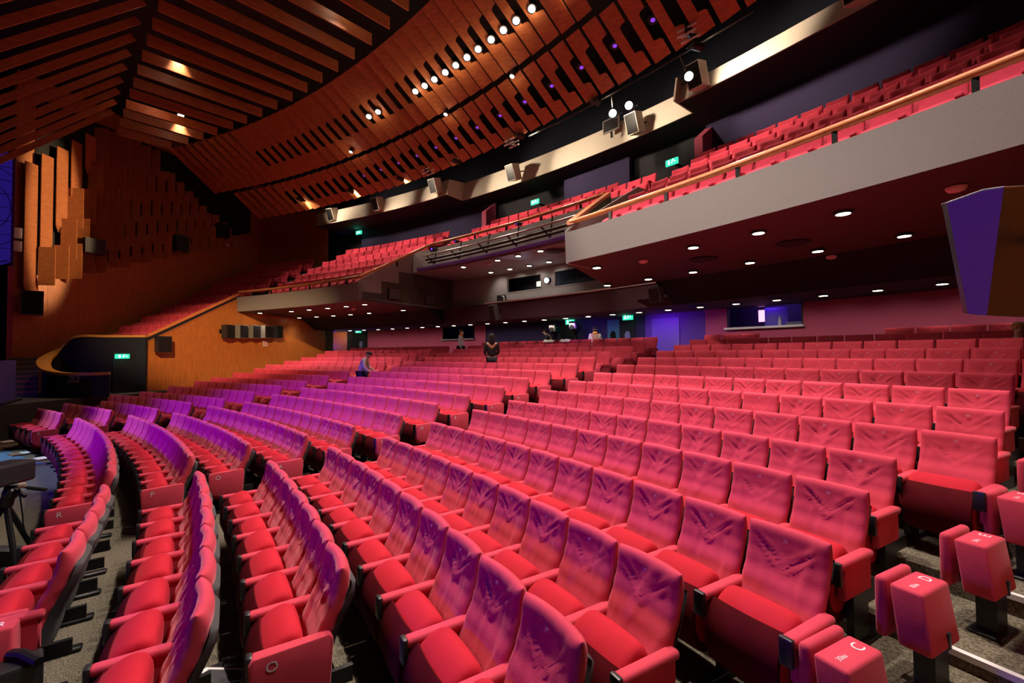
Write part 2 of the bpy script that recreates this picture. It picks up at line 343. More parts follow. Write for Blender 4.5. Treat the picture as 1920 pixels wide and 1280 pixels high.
# black void above the slats
struct(MB().arc([(26, 13.6), (26, 13.7), (46, 13.7), (46, 13.6)], -.55, .55).build('ceiling', DARK))
struct(MB().arc([(45.0, 9.4), (45.0, 13.6), (45.2, 13.6), (45.2, 9.4)], -.5, .5).build('wall_upper_back', mat('blue_black_wall', (0.008, 0.010, 0.024), 0.8)))

# ---- lighting bridge with its cream front
b = MB(); c = MB()
for a0, a1, r, zt in ((-.335, -.115, 41.5, 10.12), (-.115, .136, 42.5, 10.26), (.136, .36, 41.68, 9.92)):
    b.arc([(r, 9.40), (r + .16, zt), (r + .22, zt), (r + .06, 9.40)], a0, a1)
    c.arc([(r + .03, 9.39), (r + .2, 9.45), (45.1, 9.6), (45.1, 9.38)], a0, a1)
for ph, s in ((-.115, 1), (.136, -1)):                  # the two returns where the middle steps back
    b.prism([P(41.5, ph, 9.40), P(41.66, ph, 10.12), P(42.66, ph, 10.26), P(42.5, ph, 9.40)], Vector((.05 * s, 0, 0)))
struct(b.build('trim_lighting_bridge', BEIGE)); struct(c.build('ceiling_under_bridge', DARK))

# ---- hanging wooden slats: rising bank over the stage edge, flat bank, falling bank in two tiers
slat_n = {}
def slat(bb, label, group, m=WOODC):
    o = bb.build('ceiling_slat', m); return tag(o, label, 'ceiling slat', group)
xs = [-14.0, -12.93, -11.96, -11.06, -10.04, -9.12, -8.12, -7.13, -6.14, -5.19, -4.25] + [-3.28 + .97 * i for i in range(11)]
for i, x in enumerate(xs):
    y1 = sqrt(35.8 ** 2 - x * x) - .05
    if x > 4.2: continue
    slat(MB().box((x, (31.07 + y1) / 2, 11.83), (.05, y1 - 31.07, .34)), 'long wooden slat of the flat ceiling bank, %s from the left wall' % ordn(i + 1), 'flat ceiling slats')
for i in range(13):
    x = -12.3 + .97 * i
    a, c = Vector((x, 30.72, 11.98)), Vector((x, 24.6, 5.86)); n = Vector((0, -.7071, .7071)) * -.19
    slat(MB().prism([a, c, c + n, a + n], (.05, 0, 0)), 'sloping wooden slat over the stage edge, %s from the left wall' % ordn(i + 1), 'sloping ceiling slats over the stage edge')
def board(ph, r0, r1, n0, n1, width):
    """a board of the falling bank with a notch cut in its right edge"""
    zc = lambda r: 12.0 - .6 * (r - 36.2)
    rad = Vector((sin(ph), cos(ph), 0)); right = Vector((cos(ph), -sin(ph), 0)); dn = (rad - _Z * .6).normalized(); up = right.cross(dn)
    right = (right * cos(.24) + up * sin(.24)).normalized(); nrm = right.cross(dn)
    o = P(r0, ph, zc(r0)); L = (r1 - r0) * sqrt(1.36); w = width / 2; nw = w * .12
    pts = [(0, -w), (L, -w), (L, w), (n1 * L + .04, w), (n1 * L, w - .05), (n1 * L - .03, nw), (n0 * L + .05, nw), (n0 * L, nw + .05), (n0 * L - .02, w), (0, w)]
    return MB().prism([o + dn * s + right * t for s, t in pts], nrm * .035)
i = 0
for k in range(47):
    ph = -.418 + .0142 * k
    up_ = dict(n0=.42, n1=.72) if ph > -.318 else dict(n0=.001, n1=.002)
    if ph < .135: slat(board(ph, 36.2, 38.42, width=.43, **up_), 'upper falling wooden ceiling board, %s from the left wall' % ordn(k + 1), 'upper tier of falling ceiling boards')
    if ph > -.39: slat(board(ph, 38.56, 40.05, n0=.30 if ph > -.33 else .001, n1=.74 if ph > -.33 else .002, width=.41), 'lower falling wooden ceiling board, %s from the left wall' % ordn(k - 1), 'lower tier of falling ceiling boards')
# ---- vertical hanging planks in rising tiers before a dark sheet that paints the shade between them
ZB = [5.07, 6.30, 7.62, 8.97, 10.38]
WX = Vector((sin(-.475), cos(-.475), 0)); WY = Vector((cos(.475), sin(.475), 0))    # along the wall away from the stage; out of the wall
ztop = lambda r: min(12.4, 9.85 + (r - 31.85) * 1.05) if r < 36.6 else 12.0 - .6 * (r - 36.2)
zlow = lambda r, t: ZB[t] + (.43 - .045 * t) * (r - 31.85 - .47 * t)
b = MB(); pts = [P(r, -.475, max(zlow(r, 0) + .25, 5.2)) + WY * .02 for r in (32.3, 35, 38, 41, 42.3)] + [P(r, -.475, 12.6) + WY * .02 for r in (42.3, 32.3)]
b.prism(pts, WY * .02); struct(b.build('trim_plank_gap_shade', DARK))
for t in range(5):
    bb = MB(); n = 0; r = 31.85 + .47 * t
    r2 = .235 * (t % 2)
    while r < 42.0:
        zt, zb = ztop(r), zlow(r, t) - (.12 if n % 2 else 0)
        if n: zt = min(zt, zlow(r, t + 1) + .35 if t < 4 else zt)
        if zt - zb > .3:
            tw = 1.0 if n else -.30; d = WX * cos(tw) + WY * sin(tw); q = WY * cos(tw) - WX * sin(tw); w = .46 if n == 0 else max(.34, .56 - .035 * n)
            o0 = P(r + (r2 if n else 0), -.475, zb) + WY * (.12 + (.22 if n == 0 else .05 * (4 - t)))
            bb.prism([o0, o0 + d * w, o0 + d * w + q * .035, o0 + q * .035], (0, 0, zt - zb))
            if n == 0:
                for k in (1, 2, 3):
                    o1 = o0 + WX * .05 * k - WY * .05 * k; bb.prism([o1, o1 + d * w, o1 + d * w + q * .02, o1 + q * .02], (0, 0, .9)) if False else bb.prism([o1 + Vector((0, 0, -.07 * k)), o1 + d * w + Vector((0, 0, -.07 * k)), o1 + d * w + q * .02 + Vector((0, 0, -.07 * k)), o1 + q * .02 + Vector((0, 0, -.07 * k))], (0, 0, .5))
        r += .47; n += 1
    tag(bb.build('wall_plank_tier', WOODC), 'tier of vertical wooden planks on the left wall, %s from the bottom' % ordn(t + 1), 'wall planks', 'plank tiers on the left wall', 'structure')

# ---------------------------------------------------------------- seats
# a seat stands at the origin and faces -y; +y is away from the stage
def sheet(fn_front, fn_back, nu, nv):
    """closed cushion-like body from a front and a back sheet over (u,v), both -1..1"""
    us = [sin(pi / 2 * (-1 + 2 * i / nu)) for i in range(nu + 1)]; vs_ = [sin(pi / 2 * (-1 + 2 * i / nv)) for i in range(nv + 1)]
    V = []; F = []; idx = {}
    for side, fn in ((0, fn_front), (1, fn_back)):
        for i, u in enumerate(us):
            for j, v in enumerate(vs_):
                rim = i in (0, nu) or j in (0, nv)
                if side and rim: idx[1, i, j] = idx[0, i, j]; continue
                idx[side, i, j] = len(V); V.append(fn(u, v))
    for side in (0, 1):
        for i in range(nu):
            for j in range(nv):
                f = (idx[side, i, j], idx[side, i + 1, j], idx[side, i + 1, j + 1], idx[side, i, j + 1])
                F.append(f if side == 0 else f[::-1])
    return V, F
def plump(u, v, e=10): return sqrt(max(0.0, (1 - abs(u) ** e) * (1 - abs(v) ** e)))
BACK_Y = [(.28, -.140), (.40, -.140), (.50, -.122), (.62, -.062), (.73, -.004), (.83, .030), (.90, .040), (.99, .040)]
def back_y(z):
    for (za, ya), (zb, yb) in zip(BACK_Y, BACK_Y[1:]):
        if z <= zb: return ya + (yb - ya) * (z - za) / (zb - za)
    return BACK_Y[-1][1]
def backrest_mesh(nu, nv, seed, w=.500, z0=.31, z1=.975):
    rnd = random.Random(seed); fold = [(rnd.uniform(-.2, .2), rnd.uniform(-.8, .8), rnd.uniform(.42, .9), rnd.uniform(.008, .026), rnd.uniform(-.012, .010)) for _ in range(12)]
    vd = rnd.uniform(.008, .017); vz = rnd.uniform(.72, .77); hw = rnd.uniform(.15, .19); vx = rnd.uniform(-.1, .1); vs_ = rnd.uniform(-1, 1)
    zz = lambda v: z0 + (z1 - z0) * (v + 1) / 2
    def mid(u, v):
        z = zz(v); q = BACK_Y
        for (za, ya), (zb, yb) in zip(q, q[1:]):
            if z <= zb: t = (z - za) / (zb - za); t = t * t * (3 - 2 * t) * .5 + t * .5; y = ya + (yb - ya) * t; break
        return y - .030 * u * u * min(1, (z - .3) * 2.2)
    def front(u, v):
        x = u * w / 2; z = zz(v); y = mid(u, v) - .052 * plump(u, v)
        m = plump(u, v, 4)
        if nu > 16:                                    # loose covers: a V-shaped crease and creases running across
            d = abs(z - (vz + abs(x) / hw * .15)); k = max(0.0, min(1.0, (hw - abs(x)) / .05)) * (.35 + .65 * min(1.0, abs(x - vx) / .06) if vs_ < 0 else 1)
            y += k * (vd * math.exp(-(d / .013) ** 2) - vd * .9 * math.exp(-((d - .024) / .016) ** 2))
            if z > vz + abs(x) / hw * .15: y += .006 * k * m
            for fx, fa, fz, fs, fd in fold:
                q = (x - fx) * cos(fa) + (z - fz) * sin(fa) * .55; l = -(x - fx) * sin(fa) + (z - fz) * cos(fa)
                y += fd * m * math.exp(-(q / fs) ** 2 - (l / .16) ** 2)
        return (x, y, z)
    def back(u, v): return (u * w / 2, mid(u, v) + (.050 + .025 * (1 - v) / 2) * plump(u, v), zz(v))
    b = MB(); b.add(*sheet(front, back, nu, nv)); return b
CPROF = [(-.215, .40), (-.205, .52), (-.225, .605), (-.275, .640), (-.345, .632), (-.420, .590), (-.480, .520), (-.515, .430), (-.520, .330), (-.490, .245), (-.430, .195), (-.350, .185), (-.270, .235), (-.230, .310)]
def cushion_mesh(nu, sub=1, dz=0.0):
    # tipped up: the lip stands close to the back and the rounded front bulges forward between the armrests
    w = .445; m = len(CPROF); pr = []
    for i in range(m):
        p0, p1, p2, p3 = (Vector(CPROF[(i + k) % m]) for k in (-1, 0, 1, 2))
        for j in range(sub):
            t = j / sub; pr.append(.5 * (2 * p1 + (p2 - p0) * t + (2 * p0 - 5 * p1 + 4 * p2 - p3) * t * t + (3 * p1 - p0 - 3 * p2 + p3) * t ** 3))
    c = Vector((-.36, .42)); V = []; n = len(pr)
    for i in range(nu + 1):
        u = sin(pi / 2 * (-1 + 2 * i / nu)); k = .80 + .20 * sqrt(max(0, 1 - abs(u) ** 12)) - .03 * u * u
        V += [(u * w / 2, c.x + (p.x - c.x) * k, c.y + (p.y - c.y) * k + dz) for p in pr]
    F = [(i * n + j, i * n + (j + 1) % n, (i + 1) * n + (j + 1) % n, (i + 1) * n + j) for i in range(nu) for j in range(n)] + [tuple(range(n)), tuple(range(nu * n, nu * n + n))]
    b = MB(); b.add(V, F); return b
PPROF = [(-.452, .580), (-.505, .525), (-.540, .432), (-.546, .330), (-.512, .232), (-.440, .172), (-.350, .160), (-.255, .215), (-.300, .260), (-.360, .215), (-.425, .225), (-.478, .265), (-.503, .335), (-.497, .425), (-.455, .505), (-.425, .555)]
def pan_mesh(nu):
    w = .437; V = [(-w / 2 + w * i / nu, y + .012 * (2 * i / nu - 1) ** 2, z) for i in range(nu + 1) for y, z in PPROF]; n = len(PPROF)
    F = [(i * n + j, i * n + (j + 1) % n, (i + 1) * n + (j + 1) % n, (i + 1) * n + j) for i in range(nu) for j in range(n)] + [tuple(range(n)), tuple(range(nu * n, nu * n + n))]
    b = MB(); b.add(V, F); return b
def armrest_mb(x, hi):
    b = MB()
    b.box((x, -.290, .578), (.078, .44, .056), bev=.022 if hi else .012, seg=3 if hi else 1)
    b.box((x, -.270, .450), (.050, .36, .22), bev=.012, seg=1); return b
def bracket_mb(x, hi):
    b = MB(); b.box((x, -.515, .535), (.074, .035, .15), bev=.010 if hi else 0, seg=2); return b
def pedestal_mb(x):
    b = MB(); b.box((x, -.24, .21), (.045, .20, .42)); b.box((x, -.20, .020), (.085, .50, .04), bev=.012, seg=1); b.box((x, -.04, .30), (.035, .22, .10)); return b
def shell_mb(hi, w=.47):
    zz = lambda v: .26 + .60 * (v + 1) / 2
    fr = lambda u, v: (u * w / 2, back_y(zz(v)) + .040, zz(v))
    bk = lambda u, v: (u * w / 2, back_y(zz(v)) + .042 + .060 * plump(u, v, 8), zz(v))
    b = MB(); b.add(*sheet(fr, bk, 8 if hi else 4, 8 if hi else 4)); return b
def panel_mb(x, hi):
    b = MB(); poly = [(-.525, .57), (-.51, .35), (-.45, .28), (-.08, .22), (-.055, .59), (-.08, .622), (-.50, .612)]
    b.prism([(x - .032, y, z) for y, z in poly], (.064, 0, 0))
    bm = bmesh.new(); vsx = [bm.verts.new(v) for v in b.v]
    for f in b.f: bm.faces.new([vsx[i] for i in f])
    bmesh.ops.bevel(bm, geom=bm.edges[:], offset=.014, segments=2, profile=.5, affect='EDGES'); bm.verts.index_update()
    o = MB(); o.v = [tuple(v.co) for v in bm.verts]; o.f = [tuple(v.index for v in f.verts) for f in bm.faces]; bm.free(); return o
HX = .2655
LOD = {}
for lod in (0, 1):
    hi = lod == 0
    LOD[lod] = dict(
        backs=[backrest_mesh(36, 44, 20 + k).mesh('backrest', VELVET, 60) for k in range(6)] if hi else [backrest_mesh(12, 12, 3).mesh('backrest', VELVET, 60)],
        cushions=[cushion_mesh(16, 2, t).mesh('cushion', VELVETC, 60) for t in (0, .012, -.015)] if hi else [cushion_mesh(8, 1).mesh('cushion', VELVETC, 60)],
        armr=armrest_mb(HX, hi).mesh('armrest', VELVET, 40), arml=armrest_mb(-HX, hi).mesh('armrest', VELVET, 40),
        brr=bracket_mb(HX, hi).mesh('bracket', BLACKP, 40), brl=bracket_mb(-HX, hi).mesh('bracket', BLACKP, 40),
        pedr=pedestal_mb(HX).mesh('pedestal', BLACK, 40), pedl=pedestal_mb(-HX).mesh('pedestal', BLACK, 40),
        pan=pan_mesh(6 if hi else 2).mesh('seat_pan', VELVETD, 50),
        shell=shell_mb(hi).mesh('back_shell', SHELL, 60), panel=panel_mb(HX + .035, hi).mesh('end_panel', VELVET, 40))
def far_seat():
    b = backrest_mesh(6, 6, 3); c = cushion_mesh(4, 1); b.add(c.v, c.f)
    for x in (HX,): b.box((x, -.290, .578), (.078, .44, .056)); b.box((x, -.265, .50), (.05, .36, .22))
    return b
LETTERED = {'R': 'R', 'P': 'P', 'O': 'O', 'A': 'A', 'C': 'C', 'D': 'D', 'E': 'E', 'F': 'F', 'G': 'G', 'I': 'I', 'L': 'L'}
ML = Matrix(((0, 0, 1, HX + .035 + .0335), (1, 0, 0, -.40), (0, 1, 0, .54), (0, 0, 0, 1)))     # on the outer face of an end panel
MN = Matrix.Translation((0, -.020, .905)) @ Matrix.Rotation(radians(90 - 9), 4, 'X')          # on the front of a backrest
BLOCK = {'left': (-.315, -.1335), 'middle': (-.1025, .1035), 'right': (.1345, .3085)}
FIX = {('R', 'left'): (-.2365, 4), ('R', 'right'): (.135, 4), ('P', 'left'): (-.2742, 7), ('P', 'middle'): (-.1063, 12), ('P', 'right'): (.135, 7), ('O', 'left'): (-.2659, 8),
       ('O', 'middle'): (-.0950, 11), ('O', 'right'): (.134, 7), ('R', 'middle'): (-.1217, 13), ('M', 'left'): (-.29, 13)}
PITCH_W = .53
plan = []
for k in ROWS:
    for bl, (a0, a1) in BLOCK.items():
        if k == 'N' and bl == 'left': continue
        if (k, bl) in FIX: s0, n = FIX[k, bl]
        else:
            n = int((a1 - a0) * RR[k] / PITCH_W + .12); s0 = a0
            if bl == 'left': s0 = a1 - n * PITCH_W / RR[k]
            if bl == 'middle': s0 = (a0 + a1) / 2 - n * PITCH_W / RR[k] / 2
        for i in range(n):
            if k == 'N' and bl == 'right' and 3 <= i < 8: continue
            ph = s0 + (i + .5) * PITCH_W / RR[k]
            plan.append([k, bl, i, n, ph])
vis = []
for q in plan:
    p = project(P(RR[q[0]], q[4], FZ[q[0]] + .75))
    ok = p is not None and -70 < p[0] < 1990 and 300 < p[1] < 1420
    vis.append((p[2] if ok else 1e9, ok))
order = sorted(range(len(plan)), key=lambda i: vis[i][0])
near = set(i for i in order[:300] if vis[i][1])
ENDS = {'left': 'left', 'middle': 'middle', 'right': 'right'}
FLATC = MB().box((0, -.33, .40), (.44, .44, .12), bev=.04, seg=3).mesh('cushion', VELVETC, 50)
farb = MB(); FS = far_seat()
for q, (k, bl, i, n, ph) in enumerate(plan):
    loc = P(RR[k], ph, FZ[k]); M = Matrix.Translation(loc) @ Matrix.Rotation(-ph, 4, 'Z')
    if q not in near:
        if vis[q][1]: farb.add(FS.v, FS.f, M)
        continue
    hi = vis[q][0] < 9.0; L = LOD[0 if hi else 1]; rnd = random.Random(q * 31 + 5)
    s = empty('theatre_seat', loc, -ph + rnd.uniform(-.012, .012))
    tag(s, 'red velvet stalls seat, %s from the left end of row %s in the %s block' % (ordn(i + 1), k, bl), 'theatre seat', 'red velvet stalls seats')
    bk = link(rnd.choice(L['backs']), 'backrest', s); 
    down = k == 'M' and bl == 'right' and i in (11, 12)                # the occupied place: cushion folded down
    link(FLATC if down else rnd.choice(L['cushions']), 'cushion', s); link(L['armr'], 'armrest', s); link(L['brr'], 'bracket', s); link(L['pedr'], 'pedestal', s)
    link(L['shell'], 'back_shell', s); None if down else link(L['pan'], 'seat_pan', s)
    if i == 0: link(L['arml'], 'armrest', s); link(L['brl'], 'bracket', s); link(L['pedl'], 'pedestal', s)
    if i == n - 1 and bl != 'right' or (k in 'O' and i == n - 1):
        pn = link(L['panel'], 'end_panel', s)
        if k in LETTERED: link(text_mesh(LETTERED[k], .085, LETTER), 'row_letter', pn, ML)
    if bl == 'right' and vis[q][0] < 12 and k not in 'RPO':
        link(text_mesh(str(11 + 2 * (i + 1) + (2 if k in 'DEF' else 0)), .030, NUMBER), 'seat_number', bk, MN)
tag(farb.build('stalls_seating', VELVET, smooth=50), 'farther rows of red velvet seats filling the back and left of the stalls', 'seating', kind='stuff')

# fold-down aisle seats at the right ends of the rows: a red box on a black post, a folded back beside it
def aisle_seat(k, ph, letter, txt, where):
    s = empty('folding_aisle_seat', P(RR[k] - .36, ph, FZ[k]), -ph - .03)
    tag(s, 'folded red aisle seat on black post, lettered %s, %s' % (letter, where), 'folding seat', 'folding seats along the right aisle')
    b = MB(); b.hexa([(-.075, -.15, .60), (-.03, -.17, .27), (-.03, .19, .27), (-.075, .18, .60)], [(.085, -.15, .60), (.13, -.17, .27), (.13, .19, .27), (.085, .18, .60)])
    bm = bmesh.new(); vv = [bm.verts.new(v) for v in b.v]
    for f in b.f: bm.faces.new([vv[i] for i in f])
    bmesh.ops.bevel(bm, geom=bm.edges[:], offset=.018, segments=3, profile=.5, affect='EDGES'); bm.verts.index_update()
    o = MB(); o.v = [tuple(v.co) for v in bm.verts]; o.f = [tuple(v.index for v in f.verts) for f in bm.faces]; bm.free()
    bx = o.build('seat_box', VELVET, s, smooth=40)
    link(MB().box((.122, .045, .312), (.022, .030, .095), bev=.005).mesh('slot', BLACKP), 'slot', bx)
    TM = lambda x, y: Matrix(((0, -1, 0, x), (1, 0, 0, y), (0, 0, 1, .6008), (0, 0, 0, 1)))
    link(text_mesh(letter, .085, LETTER), 'row_letter', bx, TM(.01, .10))
    if txt: link(text_mesh(txt, .036, LETTER), 'seat_number', bx, TM(.015, -.06))
    bb = MB(); bb.box((-.125, .03, .435), (.062, .35, .36), bev=.028, seg=3); bb.build('backrest', VELVET, s, smooth=40)
    p = MB(); p.box((.05, .02, .14), (.10, .17, .28)); p.box((.05, .02, .012), (.17, .28, .024), bev=.008, seg=1); p.box((-.08, .02, .30), (.16, .06, .05)); p.build('post', BLACK, s)
WH = {'B': 'first up the right aisle steps', 'C': 'at the bottom edge', 'D': 'third up the right aisle', 'E': 'fourth up the right aisle', 'F': 'fifth up the right aisle', 'G': 'sixth up the right aisle'}
for k in 'BCDEFG': aisle_seat(k, .3130 + (.0012 if k in 'EFG' else 0), k, '35bis' if k in 'BCD' else '37bis', WH[k])
aisle_seat('R', .2085, 'R', '', 'ending the front row')

# balcony seats
LB = dict(back=backrest_mesh(14, 12, 5, w=.475, z0=.40).mesh('backrest', VELVET2, 60), cush=cushion_mesh(6, 1).mesh('cushion', VELVET2, 60), arm=armrest_mb(HX, False).mesh('armrest', VELVET2, 40))
def brow(j, a0, a1, where, place, start=0):
    r = BR(j); n = int((a1 - a0) * r / PITCH_W + .1); s0 = (a0 + a1) / 2 - n * PITCH_W / r / 2; c = 0
    for i in range(n):
        ph = s0 + (i + .5) * PITCH_W / r; p = project(P(r, ph, BZ(j) + .85))
        if p is None or not (-40 < p[0] < 1965 and -60 < p[1] < 800): continue
        c += 1
        s = empty('balcony_chair', P(r, ph, BZ(j)), -ph)
        tag(s, 'red balcony seat, %s from the left, %s row up, %s' % (ordn(i + 1), ordn(j - start + 1), where), 'balcony chair', 'red seats of the balcony ' + place)
        link(LB['back'], 'backrest', s); link(LB['cush'], 'cushion', s); link(LB['arm'], 'armrest', s)
for j in range(0, 6):
    brow(j, -.310, -.1365 - .004 * (j == 0), 'left wing', 'left wing')
    brow(j, .137, .312, 'right wing', 'right wing')
brow(3, -.100, .105, 'middle section', 'middle', 3); brow(4, -.088, .120, 'middle section', 'middle', 3); brow(5, -.080, .075, 'middle section', 'middle', 3)
for j in range(-5, 5): brow(j, -.462, -.352 + (.008 if j > 0 else 0), 'left side arm', 'left arm', -5)

# ---------------------------------------------------------------- handrails
def rail(name, path, label, posts=(), r=.055, cat='handrail', post_h=.22):
    s = empty(name, path[0]); tag(s, label, cat, 'balcony handrails')
    adopt(MB().tube(path, r, 10).build('rail', RAILW, smooth=50), s)
    for p in posts: adopt(MB().box((p[0], p[1], p[2] - post_h / 2 - .03), (.06, .06, post_h)).build('post', BLACK), s)
def arcpath(r, a0, a1, z, n=24): return [P(r, a0 + (a1 - a0) * i / n, z) for i in range(n + 1)]
rail('balcony_handrail', arcpath(37.48, .128, .345, 5.29), 'long wooden handrail along the near balcony wing on the right', [P(37.48, a, 5.27) for a in (.16, .195, .23, .265, .30)])
rail('balcony_handrail', arcpath(37.48, -.345, -.128, 5.29), 'wooden handrail along the far balcony wing on the left', [P(37.48, a, 5.27) for a in (-.32, -.285, -.25, -.215, -.18, -.15)])
rail('balcony_handrail', arcpath(40.12, -.102, .102, 6.84), 'wooden handrail along the set-back middle of the balcony', [P(40.12, a, 6.80) for a in (-.08, -.04, 0, .04, .08)])
rail('balcony_handrail', [P(37.48, -.128, 5.29), P(38.2, -.121, 5.69), P(40.12, -.102, 6.84)], 'sloping wooden handrail joining left wing to balcony middle', [P(38.8, -.115, 6.05)])
s = empty('balcony_handrail', P(37.48, .128, 5.3)); tag(s, 'broad sloping wooden handrail joining right wing to balcony middle', 'handrail', 'balcony handrails')
a, c = P(37.42, .1285, 5.32), P(40.12, .102, 6.86); sd = Vector((.12, 0, 0))
adopt(MB().prism([a, a + sd * 1.6, c + sd * 1.6, c], (0, 0, -.09)).build('rail', RAILW), s)
adopt(MB().prism([P(37.9, .127, 5.05), P(40.1, .106, 6.2), P(40.1, .106, 6.75), P(37.9, .127, 5.5)], (.05, 0, 0)).build('infill_panel', mat('olive_panel', (.16, .15, .085), .7)), s)
s = empty('balcony_handrail', P(33.8, -.347, 3.1)); tag(s, 'wooden handrail climbing the left side wall beside the arm seats', 'handrail', 'balcony handrails')
z0, z1 = 3.14, 5.26
adopt(MB().prism([P(33.72, -.3475, z0), P(37.5, -.3475, z1), P(37.5, -.3475, z1 - .10), P(33.72, -.3475, z0 - .10)], Vector((.14, .05, 0))).build('rail', RAILW), s)
adopt(MB().prism([P(33.78, -.347, z0 - .10), P(37.5, -.347, z1 - .10), P(37.5, -.347, z1 - .22), P(33.78, -.347, z0 - .22)], Vector((.08, .03, 0))).build('dark_band', BLACKW), s)
adopt(MB().prism([P(33.78, -.3465, z0 - .22), P(37.5, -.3465, z1 - .22), P(37.5, -.3465, z1 - .245), P(33.78, -.3465, z0 - .245)], Vector((.09, .03, 0))).build('edge_strip', RAILW), s)

# ---------------------------------------------------------------- stage side: platform, steps, swirling balustrade
struct(MB().prism([(-9.9, 30.0, 0), (-8.3, 28.1, 0), (-24, 27.42, 0), (-24, 33, 0), (-11.6, 33, 0), (-9.9, 31.0, 0)], (0, 0, 1.0)).build('floor_side_platform', mat('dark_stage_floor', (.05, .045, .045), .8, noise=.2, nscale=60)))
s = empty('side_staircase', (-13.5, 28.9, 1.0)); tag(s, 'dark carpeted staircase climbing beside the curved balustrade on the far left', 'staircase')
for i in range(8):
    adopt(MB().box((-12.15 - .30 * i, 28.56, 1.0 + .085 + .085 * i), (.34, .78, .17 + .17 * i)).build('step', CARPET), s)
    adopt(MB().box((-11.995 - .30 * i, 28.56, 1.0 + .165 + .17 * i), (.035, .78, .03)).build('step_edge', mat('copper_edge', (.55, .17, .10), .4) if i == 0 else bpy.data.materials['copper_edge']), s)
# balustrade: black curved wall with a broad wooden cap that turns back on itself
def bez(pts, n=40):
    pts = [Vector(p) for p in pts]; out = []
    m = len(pts) - 1
    for k in range(m):
        p0, p1, p2, p3 = pts[max(k - 1, 0)], pts[k], pts[k + 1], pts[min(k + 2, m)]
        for i in range(n // m):
            t = i / (n // m); out.append(.5 * ((2 * p1) + (p2 - p0) * t + (2 * p0 - 5 * p1 + 4 * p2 - p3) * t * t + (3 * p1 - p0 - 3 * p2 + p3) * t ** 3))
    return out + [pts[-1]]
s = empty('curved_balustrade', (-11.0, 30.2, 1.0)); tag(s, 'black curved balustrade with a swirling wooden cap beside the side stairs', 'balustrade')
cap = bez([(-11.25, 31.78, 3.17), (-12.0, 30.8, 3.17), (-12.65, 29.95, 3.16), (-13.0, 29.6, 2.80), (-12.9, 29.28, 2.50), (-12.3, 29.08, 2.25), (-11.5, 29.12, 2.00), (-10.9, 29.32, 1.88), (-10.3, 29.62, 1.83), (-9.8, 30.05, 1.82), (-9.6, 30.62, 1.83)], 60)
capw = [.09 + .10 * max(0.0, 1 - abs(i / (len(cap) - 1) - .5) / .3) for i in range(len(cap))]
b = MB(); n = len(cap); up = Vector((0, 0, .09)); vs_ = []
for i, p in enumerate(cap):
    t = (cap[min(i + 1, n - 1)] - cap[max(i - 1, 0)]); t.z = 0; t.normalize(); q = Vector((-t.y, t.x, 0)) * capw[i]
    vs_ += [p - q, p + q, p + q - up, p - q - up]
b.add(vs_, [(4 * i + k, 4 * i + (k + 1) % 4, 4 * i + 4 + (k + 1) % 4, 4 * i + 4 + k) for i in range(n - 1) for k in range(4)] + [(0, 1, 2, 3), (4 * n - 4, 4 * n - 3, 4 * n - 2, 4 * n - 1)])
adopt(b.build('cap', mat('cap_wood', (.62, .27, .04), .35)), s)
b = MB()
for i in range(n - 1):
    p, q = cap[i], cap[i + 1]; t = (q - p); t.z = 0; t.normalize(); o_ = Vector((-t.y, t.x, 0)) * .05
    b.hexa([p - o_ - up, p + o_ - up, Vector((p.x, p.y, 1.0)) + o_, Vector((p.x, p.y, 1.0)) - o_], [q - o_ - up, q + o_ - up, Vector((q.x, q.y, 1.0)) + o_, Vector((q.x, q.y, 1.0)) - o_])
adopt(b.build('curved_wall', BLACKW), s)
# front of the side arm: sloping grey board with a wooden edge
s = empty('arm_front', (-11.6, 31.0, 2.5)); tag(s, 'sloping dark grey front board of the side arm above the black door recess', 'balcony front', kind='structure')
adopt(MB().hexa([Vector(p) for p in ((-11.30, 31.76, 3.04), (-12.60, 30.00, 3.04), (-12.95, 30.20, 2.48), (-11.55, 31.90, 2.48))], [Vector(p) for p in ((-11.42, 31.84, 3.04), (-12.72, 30.08, 3.04), (-13.07, 30.28, 2.48), (-11.67, 31.98, 2.48))]).build('front_board', GREY), s)
struct(MB().prism([(-11.45, 31.85, 0), (-13.3, 30.35, 0), (-13.4, 30.45, 0), (-11.55, 31.95, 0)], (0, 0, 2.5)).build('wall_under_arm', BLACKW))

# notice on the balustrade and pictogram signs
def sign_board(name, loc, xdir, w, h, m, label, cat='sign', group=None):
    s = empty(name, loc); tag(s, label, cat, group); M = frame(loc, xdir, Vector(xdir).cross(Vector((0, 0, 1))))
    return s, M
def put(me, nm, par_, M): o = link(me, nm); o.matrix_world = M; adopt(o, par_); o.matrix_basis = M; return o
s = empty('exit_notice', (-9.98, 29.77, 1.62)); tag(s, 'white lettered notice reading SORTIE DE SECOURS on the black balustrade', 'sign')
M = frame((-9.98, 29.77, 1.62), (.76, .65, 0), Vector((.76, .65, 0)).cross(Vector((0, 0, 1))))
for i, t in enumerate(('SORTIE', 'DE', 'SECOURS')): put(text_mesh(t, .105, WSIGN if False else LETTER), 'lettering', s, M @ Matrix.Translation((-.05 if t == 'DE' else 0, .08 - .082 * i, .006)))
put(MB().tube([(.13, -.03, .006), (.15, 0, .006), (.17, .03, .006)], .012, 6).ball((.175, .045, .006), .016, 8, 6).mesh('pictogram', LETTER), 'pictogram', s, M)
put(MB().box((0, 0, 0), (.44, .27, .008)).mesh('backing', BLACKP), 'backing', s, M)
RED = mat('sign_red', (.6, .02, .02), .5); WSIGN = mat('sign_white', (.8, .78, .78), .5)
